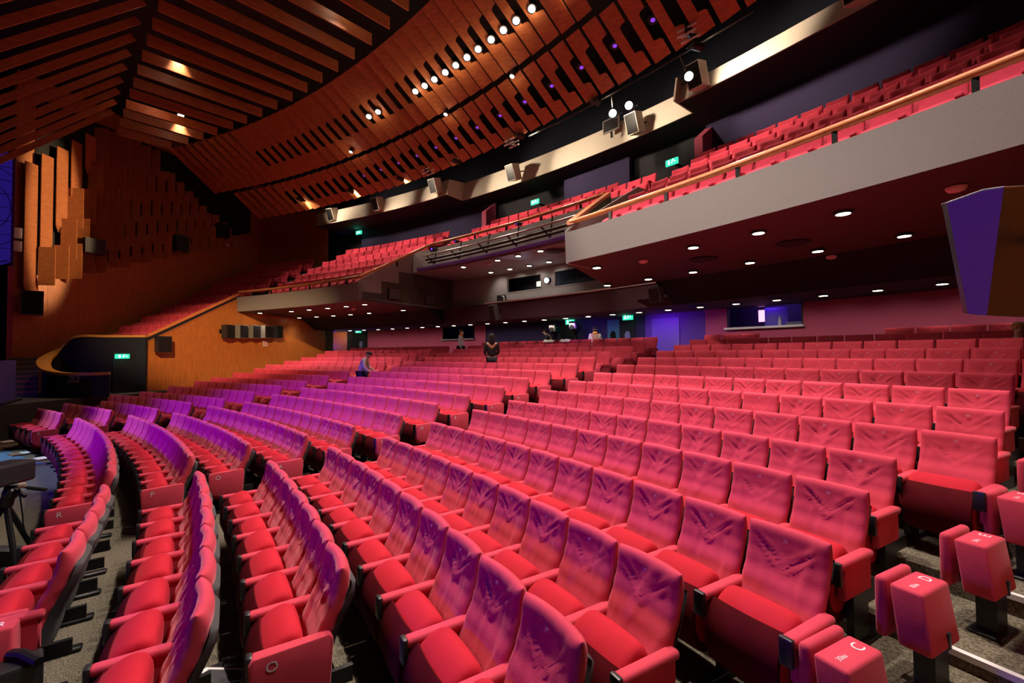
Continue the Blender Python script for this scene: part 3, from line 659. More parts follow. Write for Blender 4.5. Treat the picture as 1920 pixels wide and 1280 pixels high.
def no_smoking(p, xdir, label, w=.26):
    s, M = sign_board('no_smoking_sign', p, xdir, w, w, None, label, group='no smoking signs')
    put(MB().box((0, 0, 0), (w, w, .01)).mesh('plate', WSIGN), 'plate', s, M)
    ring = MB(); R_ = w * .36
    ring.tube([(R_ * cos(2 * pi * k / 24), R_ * sin(2 * pi * k / 24), .008) for k in range(25)], w * .045, 6)
    ring.tube([(-R_ * .7, R_ * .7, .008), (R_ * .7, -R_ * .7, .008)], w * .045, 6)
    put(ring.mesh('ban_ring', RED), 'ban_ring', s, M)
    put(MB().box((0, -.005, .007), (w * .42, w * .09, .006)).mesh('cigarette', BLACK), 'cigarette', s, M)
XL = Vector((sin(WPH), -cos(WPH), 0)) * -1                # along the left wall as seen from the seats
XL = Vector((-sin(WPH), cos(WPH), 0))
no_smoking(P(38.82, -.3438, 2.92), XL, 'small white no smoking sign low on the wooden side wall')
no_smoking(P(40.62, -.4745, 8.75) + Vector((.12, .06, 0)), Vector((-sin(.475), cos(.475), 0)), 'small white no smoking sign high on the upper left wall', .30)
def exit_sign(p, xdir, label, w=.42, h=.20, back=.72):
    s, M = sign_board('exit_sign', p, xdir, w, h, None, label, group='green exit signs')
    put(MB().box((0, 0, -.03), (w, h, .06), bev=.008).mesh('case', GREEN_G), 'case', s, M)
    m = MB(); m.box((-w * .22, 0, .003), (w * .12, h * .62, .004)); m.tube([(w * .0, -h * .25, .005), (w * .05, 0, .005), (w * .1, h * .2, .005)], .012, 6); m.ball((w * .12, h * .32, .005), .018, 8, 6)
    m.prism([(w * .22, h * .12, .001), (w * .22, -h * .12, .001), (w * .36, 0, .001)], (0, 0, .006))
    put(m.mesh('pictogram', EXIT_W), 'pictogram', s, M)
    if back: put(MB().box((0, .0, -.06 - back / 2), (.06, .06, back)).mesh('bracket', BLACK), 'bracket', s, M)
    d = lamp('exit_glow', 'POINT', (0, 0, .12), None, 1.4, (.05, 1, .5), shadow_soft_size=.05); d.parent = s; d.matrix_parent_inverse = Matrix(); d.location = M @ Vector((0, 0, .14)) - Vector(p)
tang = lambda ph: Vector((cos(ph), -sin(ph), 0))
exit_sign(P(33.02, -.3440, 2.36), XL, 'green exit sign over the dark door at the stage end', .44, .17, 0)
exit_sign(P(43.05, -.297, 9.22), tang(-.297), 'green exit sign over the balcony exit on the far left')
exit_sign(P(43.05, -.0272, 8.65), tang(-.03), 'green exit sign over the middle balcony exit')
exit_sign(P(43.05, .1115, 8.44), tang(.11), 'green exit sign over the balcony exit nearest the right wing')
exit_sign(P(44.0, -.3195, 3.72), tang(-.32), 'green exit sign over the stalls doors at far left', back=.28)
exit_sign(P(44.0, -.0035, 3.63), tang(0), 'green exit sign behind the film cameras', back=.28)
exit_sign(P(44.0, .0575, 3.66), tang(.058), 'green exit sign over the doors with a porthole', back=.28)

# ---------------------------------------------------------------- lamps of the house
def downlight(p, label, group, e, r=.085, color=WHITE, cone=118, aim=0):
    s = empty('downlight', p); tag(s, label, 'downlight', group)
    link(DL['ring'], 'ring', s); link(DL['lens'], 'lens', s)
    o_ = Vector((p[0], p[1], 0)).normalized() * aim
    l = lamp('downlight_light', 'SPOT', (0, 0, -.06), (o_.x * 3, o_.y * 3, -3), e, color, s, spot_size=radians(cone), spot_blend=.8, shadow_soft_size=.07)
DL = dict(ring=MB().lathe([(.085, 0), (.125, 0), (.125, -.02), (.085, -.02)], 20).mesh('ring', BLACKP), lens=MB().cyl((0, 0, -.022), .088, .014, 20).mesh('lens', LAMP_D))
def dl_row(r, z, angs, what, e, **kw):
    for i, a in enumerate(angs): downlight(P(r, a, z), 'round ceiling downlight, %s from the left in %s' % (ordn(i + 1), what), 'downlights', e, **kw)
R1 = [-.327, -.275, -.243, -.210, -.178, -.147]; R2 = [-.331, -.300, -.27, -.24, -.208, -.152]
dl_row(38.2, 4.345, R1[1:], 'the front row under the left wing', K_DOWN * 4); dl_row(38.05, 4.345, R1[:1], 'the corner by the wooden wall', K_DOWN * 1.6); dl_row(38.2, 4.345, [.1335, .1965, .228, .2595], 'the front row under the right wing', K_DOWN * 4)
dl_row(40.35, 4.285, R2, 'the second row under the left wing', K_DOWN); dl_row(40.28, 4.285, [.100, .133, .164, .197, .2290, .261], 'the second row under the right wing', K_DOWN)
dl_row(42.85, 3.70, [-.307 + .0245 * i for i in range(25)], 'the rearmost row over the last stalls rows', K_DOWN * .75, aim=.9, cone=96)
dl_row(40.2, 5.70, [-.058, -.013, .012, .037], 'the front row of the recess ceiling', K_DOWN * 2.2); dl_row(41.75, 5.70, [-.058, -.033, -.009, .014], 'the back row of the recess ceiling', K_DOWN * .75, aim=.9, cone=96)
PINK = mat('pale_dome', (.75, .45, .50), .4)
for p, w in ((P(38.4, .163, 4.335), 'under the right wing near the recess'), (P(41.0, .228, 4.27), 'on the dark soffit behind the right wing downlights'), (P(38.25, .290, 4.345), 'on the soffit by the hanging loudspeaker'), (P(40.4, -.03, 5.70), 'on the recess ceiling'), (P(38.9, -.19, 4.33), 'under the left wing')):
    tag(MB().lathe([(.10, 0), (.10, -.02), (.08, -.05), (.03, -.065)], 18, Matrix.Translation(p)).build('smoke_detector', PINK, smooth=40), 'small pale ceiling detector dome %s' % w, 'smoke detector', 'ceiling detector domes')

LANT = dict(body=MB().lathe([(.02, .30), (.09, .28), (.11, .20), (.11, -.02), (.125, -.03), (.125, -.06), (.10, -.06)], 18).mesh('body', BLACK, 40),
            yoke=MB().tube([(-.15, 0, .10), (-.15, 0, .36), (.15, 0, .36), (.15, 0, .10)], .014, 6).mesh('yoke', BLACK),
            lens=MB().cyl((0, 0, -.062), .090, .02, 20).mesh('lens', LAMP_C), lens2=MB().cyl((0, 0, -.062), .090, .02, 20).mesh('lens', LAMP_W),
            lensv=MB().cyl((0, 0, -.062), .055, .02, 16).mesh('lens', glow('violet_glow_lens', (.35, .06, 1.0), .8)))  # faint glow stands in for violet light on unlit lamps
def lantern(p, target, label, group, e, lens='lens', color=WHITE, size=70, scale=1.0, soft=.12, blend=.5, spill=0):
    s = empty('stage_lantern', p); tag(s, label, 'stage lamp', group)
    s.rotation_euler = (Vector(target) - Vector(p)).to_track_quat('-Z', 'Y').to_euler(); s.scale = (scale,) * 3
    link(LANT['body'], 'body', s); link(LANT['yoke'], 'yoke', s); link(LANT[lens], 'lens', s)
    if spill: lamp('lantern_spill', 'POINT', (0, 0, -.20), None, spill, WARM, s, shadow_soft_size=.08)
    if e: lamp('lantern_light', 'SPOT', (0, 0, -.10), (0, 0, -3), e, color, s, spot_size=radians(size), spot_blend=blend, shadow_soft_size=soft)
    return s
RING = [(4.43, 37.7), (3.49, 37.5), (2.93, 37.52), (2.45, 37.53), (1.95, 37.55), (1.40, 37.56), (.90, 37.57), (.38, 37.57), (-.12, 37.56), (-.65, 37.54), (-1.15, 37.52), (-1.63, 37.49), (-3.65, 37.27), (-4.18, 37.2)]
for i, (x, y) in enumerate(RING[::-1]):
    p = Vector((x, y, 11.16)); r, ph = pol(p)
    lantern(p, (x * .9 + 3.0, 33.6, 0), 'lit stage lamp in a ceiling board slot, %s from the left of the row' % ordn(i + 1), 'lamps in the ceiling board slots', K_RING, 'lens' if i not in (0, 1, 2, 3, 8, 10) else 'lens2', WHITE if i % 3 else WARM, 76, spill=5)
for i, (x, y, z) in enumerate(((-11.82, 32.85, 12.34), (-10.2, 31.98, 12.34), (-7.04, 31.99, 12.34))):
    s = empty('ceiling_floodlight', (x, y, z)); tag(s, 'small bright floodlight between the flat ceiling slats, %s from the left' % ordn(i + 1), 'floodlight', 'floodlights between the slats')
    link(MB().box((0, 0, .09), (.34, .24, .16), bev=.02).mesh('housing', BLACK), 'housing', s); link(MB().box((0, 0, -.0), (.30, .20, .03)).mesh('lens', LAMP_W), 'lens', s)
    lamp('floodlight_light', 'SPOT', (0, 0, -.05), (0.25, .1, -3), K_TOP, WARM, s, spot_size=radians(72), spot_blend=.8, shadow_soft_size=.12)
# added floodlights out of view, brightening the right half of the hall
for i, (x, y) in enumerate(tuple(P(34.7, a))[:2] for a in (-.025, .06, .14, .22, .30)):
    s = empty('ceiling_floodlight', (x, y, 12.34)); tag(s, 'added unseen floodlight over the right half, %s from the middle' % ordn(i + 1), 'floodlight', 'added floodlights over the right half')
    link(MB().box((0, 0, .09), (.34, .24, .16), bev=.02).mesh('housing', BLACK), 'housing', s); link(MB().box((0, 0, -.0), (.30, .20, .03)).mesh('lens', LAMP_W), 'lens', s)
    lamp('floodlight_light', 'SPOT', (0, 0, -.05), (0, 0, -3), K_TOP * (.5, 1.5, 3.6, 3.8, 3.8)[i], WHITE, s, spot_size=radians(84), spot_blend=.8, shadow_soft_size=.12)
# warm floods on the lower edge of the falling boards, washing bridge and balcony
EDGE = [(-11.58, 37.65, 9.95), (-8.52, 38.73, 9.85), (-5.46, 39.43, 9.76), (-2.29, 39.87, 9.68), (.88, 40.0, 9.63), (3.88, 39.94, 9.57), (6.89, 39.59, 9.53)]
for i, p in enumerate(EDGE):
    r, ph = pol(p)
    lantern(p, P(41.8, ph + .012, 9.6), 'warm flood lamp at the lower edge of the ceiling boards, %s from the left' % ordn(i + 1), 'flood lamps along the board edge', K_FLOOD * .75, 'lens2', (1, .80, .58), 80, .8, .1, spill=7)
    lamp('balcony_wash', 'SPOT', Vector(p) + Vector((0, 0, -.15)), P(40.6, ph + .03, 6.0), K_FLOOD * .6, (1, .74, .58), None, spot_size=radians(110), spot_blend=.6, shadow_soft_size=.15)
for i, p in enumerate(((-6.35, 37.59, 10.66), (-1.16, 38.39, 10.55), (1.95, 38.40, 10.50))):
    lantern(p, P(*[pol(p)[0] - 1.5, pol(p)[1]], 6), 'small warm lamp in the gap between board tiers, %s from the left' % ordn(i + 1), 'lamps in the gap between tiers', 0, 'lens2', WARM, 90, .7, spill=5)
for i, p in enumerate(((4.17, 40.28, 9.26), (4.71, 40.22, 9.25), (6.33, 40.35, 9.42))):
    sl = lantern(p, CAM + Vector((-2 + i, -2, 1)), 'bright cool spotlight in front of the bridge, %s from the left' % ordn(i + 1), 'cool spotlights before the bridge', 0, 'lens', WHITE, 40, 1.15)
    pp = P(40.42, pol(p)[1], 9.80); adopt(MB().tube([p, pp], .02, 6).build('hook', BLACK), sl)
vi = 0
for k in range(16, 46, 2):                              # unlit moving heads hanging in the slots of the lower tier
    ph = -.418 + .0142 * k + .005; r = 39.35; vi += 1
    lantern(P(r, ph, 12 - .6 * (r - 36.2) + .16), P(r - 1.5, ph + .02, 4), 'dark stage lamp with violet-glowing lens in the lower boards, %s from the left' % ordn(vi), 'violet-lensed lamps in the lower boards', 0, 'lensv', VIOLET, 40, 1.0)

# loudspeakers on the bridge and on the walls
def speaker(p, xdir, dims, label, group, tilt=0.0, m=BLACKP, taper=.75, bracket=.16, name='loudspeaker'):
    s = empty(name, p); tag(s, label, 'loudspeaker', group)
    M = frame((0, 0, 0), xdir, (0, 0, 1)) @ Matrix.Rotation(tilt, 4, 'X'); w, d, h = dims
    # front face towards -y of the frame
    a = [(-w / 2, -d / 2, -h / 2), (w / 2, -d / 2, -h / 2), (w / 2, -d / 2, h / 2), (-w / 2, -d / 2, h / 2)]
    c = [(-w / 2 * taper, d / 2, -h / 2), (w / 2 * taper, d / 2, -h / 2), (w / 2 * taper, d / 2, h / 2), (-w / 2 * taper, d / 2, h / 2)]
    b = MB(); b.hexa([M @ Vector(v) for v in a], [M @ Vector(v) for v in c]); b.build('cabinet', m, s)
    g = MB(); g.box((0, -d / 2 - .008, 0), (w * .9, .016, h * .92), M=M, bev=.005, seg=1); g.build('grille', BLACK, s)
    if bracket:
        q = MB(); q.tube([M @ Vector((0, d / 2 - .02, 0)), M @ Vector((0, d / 2 + bracket, .02))], .025, 6); q.box((0, d / 2 + bracket + .01, .02), (.16, .02, .18), M=M); q.build('bracket', BLACK, s)
    return s
CABW = mat('grey_cabinet', (.10, .095, .085), .6)
for i, (p, ph) in enumerate((((-12.37, 39.61, 9.86), -.31), ((-9.01, 40.35, 9.80), -.22), ((-5.14, 40.95, 9.82), -.13), ((-1.33, 41.95, 9.62), -.03), ((4.10, 41.75, 9.55), .1), ((6.40, 40.80, 9.62), .16), ((9.80, 39.9, 9.50), .24))):
    speaker(p, tang(ph), (.40, .50, .62), 'loudspeaker hung on the front of the lighting bridge, %s from the left' % ordn(i + 1), 'loudspeakers on the lighting bridge', .35, BEIGE, bracket=.50)
speaker(P(34.15, -.3345, 2.82), XL, (.50, .34, .62), 'black loudspeaker on the wooden wall beside the dark door', 'wall loudspeakers')
for i in range(5):
    r = 36.75 + .62 * i; x = XL * cos(.35) + Vector((cos(.345), sin(.345), 0)) * -sin(.35)
    speaker(P(r, -.3360, 3.42 + .02 * i), x, (.50 if i in (0, 4) else .58, .30, .60), 'grey box loudspeaker in the stepped wall row of five, %s from the stage' % ordn(i + 1), 'stepped row of grey loudspeakers', 0, BLACKP if i in (0, 4) else mat('grey_box%d' % i, (.20, .19, .16), .7))
for p, w, nm in ((P(33.9, -.4575, 7.0), (.75, .5, .62), 'dark loudspeaker mid-way up the left wall planks'), (P(37.6, -.4605, 8.0), (.62, .5, .8), 'dark loudspeaker under the far planks of the left wall'), (P(39.9, -.461, 9.25), (.65, .5, .75), 'dark loudspeaker near the upper no smoking sign')):
    speaker(p, Vector((-sin(.475), cos(.475), 0)), w, nm, 'loudspeakers on the upper left wall')
speaker((-14.25, 28.78, 4.42), (.15, .98, 0), (.60, .45, .92), 'tall blue-lit loudspeaker on the wall below the lowest planks', 'loudspeakers on the upper left wall', 0, mat('blue_grey_cabinet', (.10, .10, .16), .5))
for i, z in enumerate((7.05, 6.55)):
    tag(MB().box((-14.40, 28.34, z), (.30, .22, .40), bev=.02).box((-14.6, 28.34, z), (.16, .08, .10)).build('side_light_box', WHITE_M), 'white square lamp box at the proscenium, %s of the pair' % ('upper' if i == 0 else 'lower'), 'lamp box', 'lamp boxes at the proscenium')
speaker(P(41.35, -.045, 3.98), tang(-.03), (.32, .30, .62), 'pale topped loudspeaker hanging under the booth ledge', 'loudspeakers under the booth', .25, CABW)
speaker(P(41.0, .128, 3.95), tang(.12), (.34, .30, .40), 'dark loudspeaker hanging under the right wing corner', 'loudspeakers under the booth', .25, CABW)

# pipe carrying the cool spotlights before the bridge
s = empty('lighting_pipe', P(40.4, .12, 9.75)); tag(s, 'dark horizontal lighting pipe hung before the cream bridge', 'lighting pipe')
adopt(MB().tube(arcpath(40.42, .02, .20, 9.80), .03, 8).build('pipe', BLACK, smooth=50), s)
for a in (.03, .075, .12, .165, .195): adopt(MB().tube([P(40.42, a, 9.8), P(40.42, a, 13.6)], .018, 6).build('hanger', BLACK), s)
# small hanging clusters of white tubes under the boards
for i, (p, w) in enumerate((((.53, 39.85, 9.50), 'near the middle of the ceiling edge'), ((-3.86, 39.6, 9.72), 'left of the middle under the ceiling edge'), ((6.78, 39.2, 9.75), 'near the right end of the ceiling edge'))):
    s = empty('hanging_microphone', p); tag(s, 'small hanging cluster of pale microphones %s' % w, 'hanging microphones', 'hanging microphone clusters')
    MB().tube([(0, 0, .05), (0, 0, 12.6 - p[2])], .008, 6).build('cable', BLACK, s)
    for k, (y, z) in enumerate(((-.12, .03), (.12, .03), (-.12, -.10), (.12, -.10))): MB().tube([(-.22, y, z), (-.08, y, z), (-.07, y, z), (.22, y, z)], [.028, .028, .02, .028], 8).build('microphone', WHITE_M, s, smooth=40)
    MB().box((0, 0, -.03), (.05, .30, .16)).build('clamp', BLACK, s)
s = empty('small_monitor', (3.0, 42.0, 9.95)); tag(s, 'small dark monitor with a pale rim standing on the lighting bridge', 'monitor')
M = frame((3.0, 42.15, 10.05), tang(.07), Vector((-.25, -1, 0)))
put(MB().box((0, 0, 0), (.66, .46, .05), bev=.01).mesh('rim', GREY), 'rim', s, M); put(MB().box((0, 0, .022), (.58, .38, .02)).mesh('screen', BLACKP), 'screen', s, M); put(MB().box((0, -.28, -.02), (.06, .28, .06)).mesh('stand', BLACK), 'stand', s, M)
tag(MB().lathe([(.30, 0), (.34, -.015), (.30, -.04), (.05, -.05)], 28, Matrix.Translation((1.78, 40.55, 5.71))).build('ceiling_vent', SHELL, smooth=40), 'round dark air vent in the recess ceiling', 'ceiling vent')
for i, (ph, r) in enumerate(((.228, 39.4), (.185, 39.3))):
    tag(MB().lathe([(.24, 0), (.28, -.012), (.22, -.03), (.05, -.035)], 28, Matrix.Translation(P(r, ph, 4.325))).build('ceiling_vent', DARK, smooth=40), 'round dark air vent under the right wing, %s' % ('nearer the camera side' if i == 0 else 'nearer the recess'), 'ceiling vent', 'ceiling vents under the right wing')
for i, a in enumerate((-.0155, .0040)):
    b = MB(); nn = 10
    top = [P(RR['N'] - .02 - .03 * (k % 2) * .3, a + (.0125 if i == 0 else .011) * k / nn, FZ['N'] + 1.0 + .012 * sin(k * 1.3)) for k in range(nn + 1)]
    for k in range(nn): b.prism([top[k], top[k + 1], top[k + 1] + Vector((0, -.09, -.10)), top[k] + Vector((0, -.09, -.10))], (0, .004, .004))
    tag(b.build('paper_strip', WHITE_M), 'white paper strip lying over the last middle row, %s' % ('left one' if i == 0 else 'right one below the exit sign'), 'paper', 'paper strips on the last row')

# big hung loudspeaker at the right, close to the camera
s = empty('hanging_loudspeaker', (0, 0, 0)); tag(s, 'large tapered loudspeaker with violet-lit side hanging at the right edge', 'loudspeaker')
T_ = [(10.739, 33.052, 3.309), (10.761, 32.964, 3.293), (10.917, 32.946, 3.329), (10.998, 32.939, 3.322), (11.251, 33.519, 3.427), (11.089, 34.049, 3.557)]
B_ = [(10.822, 33.127, 2.61), (10.839, 33.034, 2.6), (10.882, 33.031, 2.59), (10.918, 33.029, 2.584), (11.144, 33.447, 2.579), (11.021, 33.88, 2.629)]
MB().hexa([Vector(p) for p in T_], [Vector(p) for p in B_]).build('cabinet', BLACKP, s)
n_ = (Vector(T_[3]) - Vector(T_[1])).cross(Vector(B_[1]) - Vector(T_[1])).normalized() * .008
if n_.dot(CAM - Vector(T_[1])) < 0: n_ = -n_
MB().prism([Vector(T_[k]) for k in (1, 2, 3)] + [Vector(B_[k]) for k in (3, 2, 1)], n_).build('front_grille', mat('violet_lit_cloth', (.22, .17, .34), .9, noise=.15, nscale=160), s)  # cloth coloured violet to paint the stage light on this side
q = MB(); q.tube([Vector(p) + Vector((0, 0, .006)) for p in T_[:5]], .006, 5); q.build('top_edge', CHROME, s)
q = MB(); q.tube([Vector(T_[4]) + Vector((-.05, .05, -.3)), (11.86, 33.25, 3.0)], .03, 8); q.box((11.86, 33.25, 3.0), (.06, .2, .3)); q.build('wall_bracket', BLACK, s)
lamp('speaker_violet', 'SPOT', (8.6, 27.2, 4.6), (10.85, 32.8, 2.95), 420, (.20, .05, 1), None, spot_size=radians(14), spot_blend=.5, shadow_soft_size=.1)
# cream-edged lighting bar with lamps in front of the set-back balcony middle
s = empty('lighting_bar', P(39.45, 0, 6.1)); tag(s, 'black three-tube lighting bar in front of the balcony middle', 'lighting bar')
for i, (r, z) in enumerate(((39.42, 6.20), (39.55, 6.06), (39.70, 5.98))):
    adopt(MB().tube(arcpath(r, -.094, .098, z), .03 if i == 0 else .045, 8).build('tube', CHROME if i == 0 else BLACK, smooth=50), s)
for a in (-.090, -.055, -.018, .018, .055, .092):
    adopt(MB().tube([P(39.40, a, 6.22), P(39.85, a, 5.94)], .03, 6).tube([P(39.86, a, 5.94), P(39.98, a, 6.62)], .03, 6).build('hanger', BLACK), s)
struct(MB().arc([(39.9, 5.80), (39.9, 5.90), (39.97, 5.90), (39.97, 5.80)], -.118, .126).build('trim_recess_edge', mat('violet_edge', (.22, .07, .55), .5)))
lantern(P(39.5, -.083, 6.42), P(36, -.05, 6.0), 'small chrome lamp clamped at the left end of the lighting bar', 'lamps on the lighting bar', 0, 'lensv', VIOLET, 40, .8)
lantern(P(39.5, -.050, 6.50), P(36, -.05, 6.0), 'small white-topped lamp clamped left of the bar middle', 'lamps on the lighting bar', 0, 'lensv', VIOLET, 40, .55)
lantern(P(39.5, .028, 6.52), P(36, .0, 6.0), 'small lamp clamped right of the bar middle', 'lamps on the lighting bar', 0, 'lensv', VIOLET, 40, .55)
lantern(P(42.35, .0005, 5.15), P(36, .02, 4.6), 'follow spot on a short stand in front of the booth windows', None, 90, 'lens', (.6, .75, 1), 60, 1.1)
s = empty('wall_cabinet', P(42.35, -.056, 4.5)); tag(s, 'small black equipment box standing on the booth ledge at its left end', 'equipment box')
adopt(MB().box(P(42.3, -.056, 4.63), (.34, .22, .32), bev=.02).build('case', BLACKP), s); adopt(MB().tube([P(42.2, -.053, 4.75), P(42.18, -.050, 4.7), P(42.2, -.050, 4.5)], .02, 6).build('cable', WHITE_M), s)
for i, a in enumerate((-.115, -.150)):                  # grilles on the left recess wall
    pass
ph = -CUT; nx = Vector((-sin(ph), -cos(ph), 0)) * -1
for i, (r, z) in enumerate(((39.05, 4.78), (41.0, 4.72))):
    s = empty('air_grille', P(r, ph + .002, z)); tag(s, 'square dark air grille on the grey recess wall, %s' % ('nearer the front edge' if i == 0 else 'nearer the booth'), 'air grille', 'air grilles')
    M = frame(P(r, ph + .0014, z), (sin(ph), cos(ph), 0), Vector((cos(ph), -sin(ph), 0)))
    put(MB().box((0, 0, 0), (.62, .42, .02)).mesh('frame', DARK), 'frame', s, M); b = MB()
    for k in range(9): b.box((0, -.18 + .045 * k, .014), (.56, .016, .012))
    put(b.mesh('louvres', GREY), 'louvres', s, M)
# projector light seen inside the booth
tag(MB().box(P(43.05, -.012, 5.18), (.25, .2, .16), bev=.02).build('booth_projector', glow('booth_lamp', (.75, .85, 1), 9)), 'lit projector lamp behind the booth window', 'projector')
tag(MB().box(P(43.05, -.022, 5.20), (.28, .06, .20), bev=.01).build('booth_monitor', glow('booth_mon', (1, .85, .5), 2.2)), 'small yellow lit monitor behind the booth window', 'monitor')
# sound desk window at the right back: monitor glow, bottle, desk
tag(MB().arc([(44.8, 3.02), (44.8, 3.10), (45.2, 3.10), (45.2, 3.02)], .138, .183).build('desk_top', mat('blue_desk', (.25, .25, .6), .4)), 'pale desk top inside the right back booth', 'desk')
tag(MB().box(P(44.95, .1535, 3.46), (.16, .05, .36)).build('lit_screen', glow('pink_screen', (1, .25, .8), 3.0)), 'pink and white lit screen inside the right booth', 'screen')
tag(MB().box(P(45.0, .1625, 3.42), (.62, .04, .55)).build('glass_partition', mat('violet_partition', (.10, .05, .42), .3)), 'violet lit partition inside the right booth', 'partition')
tag(MB().lathe([(.035, 0), (.04, .02), (.04, .16), (.016, .22), (.016, .27)], 12, Matrix.Translation(P(44.22, .1715, 3.102))).build('water_bottle', WHITE_M, smooth=50), 'white bottle standing on the right booth window sill', 'bottle')
tag(MB().box(P(44.85, .1765, 3.16), (.55, .3, .12), bev=.03).build('mixing_console', mat('grey_console', (.22, .22, .28), .5)), 'grey console on the desk of the right booth', 'console')
lamp('booth_light', 'POINT', P(44.9, .16, 3.9), None, 22, (.35, .2, 1), shadow_soft_size=.2)
lamp('passage_light', 'POINT', P(44.5, -.40, 2.9), None, 160, (.12, .05, 1), shadow_soft_size=.2)
lamp('passage_warm', 'POINT', P(43.8, -.362, 3.4), None, 18, WARM, shadow_soft_size=.1)
lamp('back_violet', 'SPOT', P(43.2, .085, 3.6), P(44.3, .095, 2.6), 60, (.25, .02, 1), spot_size=radians(150), spot_blend=.8)
lamp('back_violet', 'SPOT', P(43.0, .02, 3.6), P(44.3, .02, 2.6), 22, (.25, .02, 1), spot_size=radians(150), spot_blend=.8)

# ---------------------------------------------------------------- stage side, far left
s = empty('blue_lit_panel', (-9.5, 28.3, 1.0)); tag(s, 'blue-lit flat panel standing on the side platform at the far left', 'panel')
adopt(MB().prism([(-10.35, 28.47, 1.04), (-8.5, 28.19, 1.04), (-8.5, 28.13, 1.04), (-10.35, 28.41, 1.04)], (0, 0, 1.23)).build('board', mat('blue_lit_board', (.10, .06, .32), .6)), s)  # blue light on the board is put into its colour
adopt(MB().prism([(-10.40, 28.62, 1.0), (-8.5, 28.34, 1.0), (-8.5, 28.04, 1.0), (-10.40, 28.30, 1.0)], (0, 0, .05)).build('foot', BLACK), s)
lamp('panel_lamp', 'SPOT', (-7.0, 25.6, 3.2), (-9.4, 28.3, 1.6), 150, (.12, .04, 1), spot_size=radians(60), spot_blend=.6)
s = empty('stage_screen', (-15.5, 27.6, 3)); tag(s, 'deep blue curved stage screen just inside the proscenium', 'screen')
M = frame((-16.6, 26.9, 8.4), (.1, .99, 0), Vector((1, -.1, 0)))
put(MB().cyl((0, 0, 0), 2.5, .15, 48, M=Matrix()).mesh('disc', glow('blue_led', (.05, .02, .45), .28)), 'disc', s, M)
g = MB()
for k in range(-4, 5): g.box((0, k * .55, .155), (5.0 * sqrt(max(.05, 1 - (k / 5) ** 2)), .02, .012))
for k in range(1, 5): g.tube([(.6 * k * cos(2 * pi * i / 40), .6 * k * sin(2 * pi * i / 40), .155) for i in range(41)], .012, 5)
put(g.mesh('grid', BLACK), 'grid', s, M)
# paper sheets on brown clipboards along the edge of the pit
for i, (x, y) in enumerate(((-8.0, 28.40), (-6.76, 28.53), (-5.52, 28.81), (-4.34, 29.06))):
    s = empty('reserved_sheet', (x, y, 0), .25); tag(s, 'white paper sheet on a brown board on the floor, %s from the left' % ordn(i + 1), 'paper sheet', 'paper sheets on the floor')
    MB().box((0, .02, .016), (.44, .60, .032), bev=.004, seg=1).build('board', mat('brown_board%d' % i, (.22, .10, .05), .7), s)
    MB().box((.03, .10, .0345), (.34, .40, .004)).build('paper', WHITE_M, s)
struct(MB().prism([(-9.2, 27.9, 0), (-4.6, 28.85, 0), (-3.6, 29.15, 0), (-4.2, 28.2, 0), (-8.4, 27.2, 0)], (0, 0, .006)).build('floor_blue_strip', mat('blue_carpet', (.06, .13, .24), .9)))

# ---------------------------------------------------------------- television camera on a low tripod at the left
s = empty('television_camera', (3.02, 28.80, 0)); tag(s, 'black television camera with pan handles on a tripod at the far left edge', 'television camera')
b = MB(); q0 = Vector((3.02, 28.80, .72))
for a in (.3, 2.4, 4.5): b.tube([q0, (3.02 + .34 * cos(a), 28.80 + .34 * sin(a), .03)], .028, 8); b.ball((3.02 + .34 * cos(a), 28.80 + .34 * sin(a), .03), .04, 8, 6)
adopt(b.build('tripod', BLACK), s)
MC = Matrix.Translation((3.02, 28.78, 1.06)) @ Matrix.Rotation(.75, 4, 'Z')
adopt(MB().box((0, 0, 0), (.30, .42, .24), M=MC, bev=.03).build('body', BLACKP), s)
adopt(MB().lathe([(.10, 0), (.11, .20), (.12, .22), (.10, .30)], 18, MC @ Matrix.Translation((0, -.20, 0)) @ Matrix.Rotation(radians(90), 4, 'X')).build('lens', BLACK, smooth=40), s)
adopt(MB().tube([(3.02, 28.8, .70), (3.06, 28.84, .90)], .06, 10).ball((3.06, 28.84, .84), .075, 12, 8).build('fluid_head', BLACKP), s)
for a_, b_ in (((3.10, 28.86, .92), (3.36, 29.11, .872)), ((3.08, 28.84, .90), (3.19, 28.95, .80))):
    h_ = MB().tube([a_, b_], .011, 8).build('pan_handle', BLACK); adopt(h_, s)
    d_ = Vector(b_) - Vector(a_); adopt(MB().tube([Vector(a_) + d_ * .45, b_], .021, 10).build('grip', BLACKP), s)
adopt(MB().box((3.16, 28.92, .925), (.10, .07, .05), bev=.015).build('control_box', mat('tan_plastic', (.30, .22, .17), .5)), s)
adopt(MB().tube(bez([(3.12, 28.9, .88), (3.18, 28.93, .62), (3.16, 28.95, .42), (3.26, 29.05, .20), (3.25, 29.0, .02)], 24), .008, 6).build('cable', BLACK), s)
s = empty('low_barrier', (3.12, 28.9, 0)); tag(s, 'low dark box with a pink end strip on the floor under the television camera', 'low box')
adopt(MB().prism([(2.78, 28.75, 0), (3.32, 29.20, 0), (3.42, 29.08, 0), (2.88, 28.63, 0)], (0, 0, .20)).build('box', SHELL), s)
adopt(MB().prism([(3.325, 29.20, .02), (3.425, 29.08, .02), (3.435, 29.09, .02), (3.335, 29.21, .02)], (0, 0, .17)).build('end_strip', mat('pink_strip', (.75, .2, .22), .5)), s)
s = empty('framed_notice', (7.0, 30.0, 0)); tag(s, 'white framed notice leaning on a low black case at the bottom edge', 'notice')
adopt(MB().box((6.98, 29.90, .04), (.5, .5, .08), M=None, bev=.01).build('case', BLACKP), s)
MT = frame((7.08, 30.18, .095), (-.62, -.60, .03), (-.2, .2, 1))
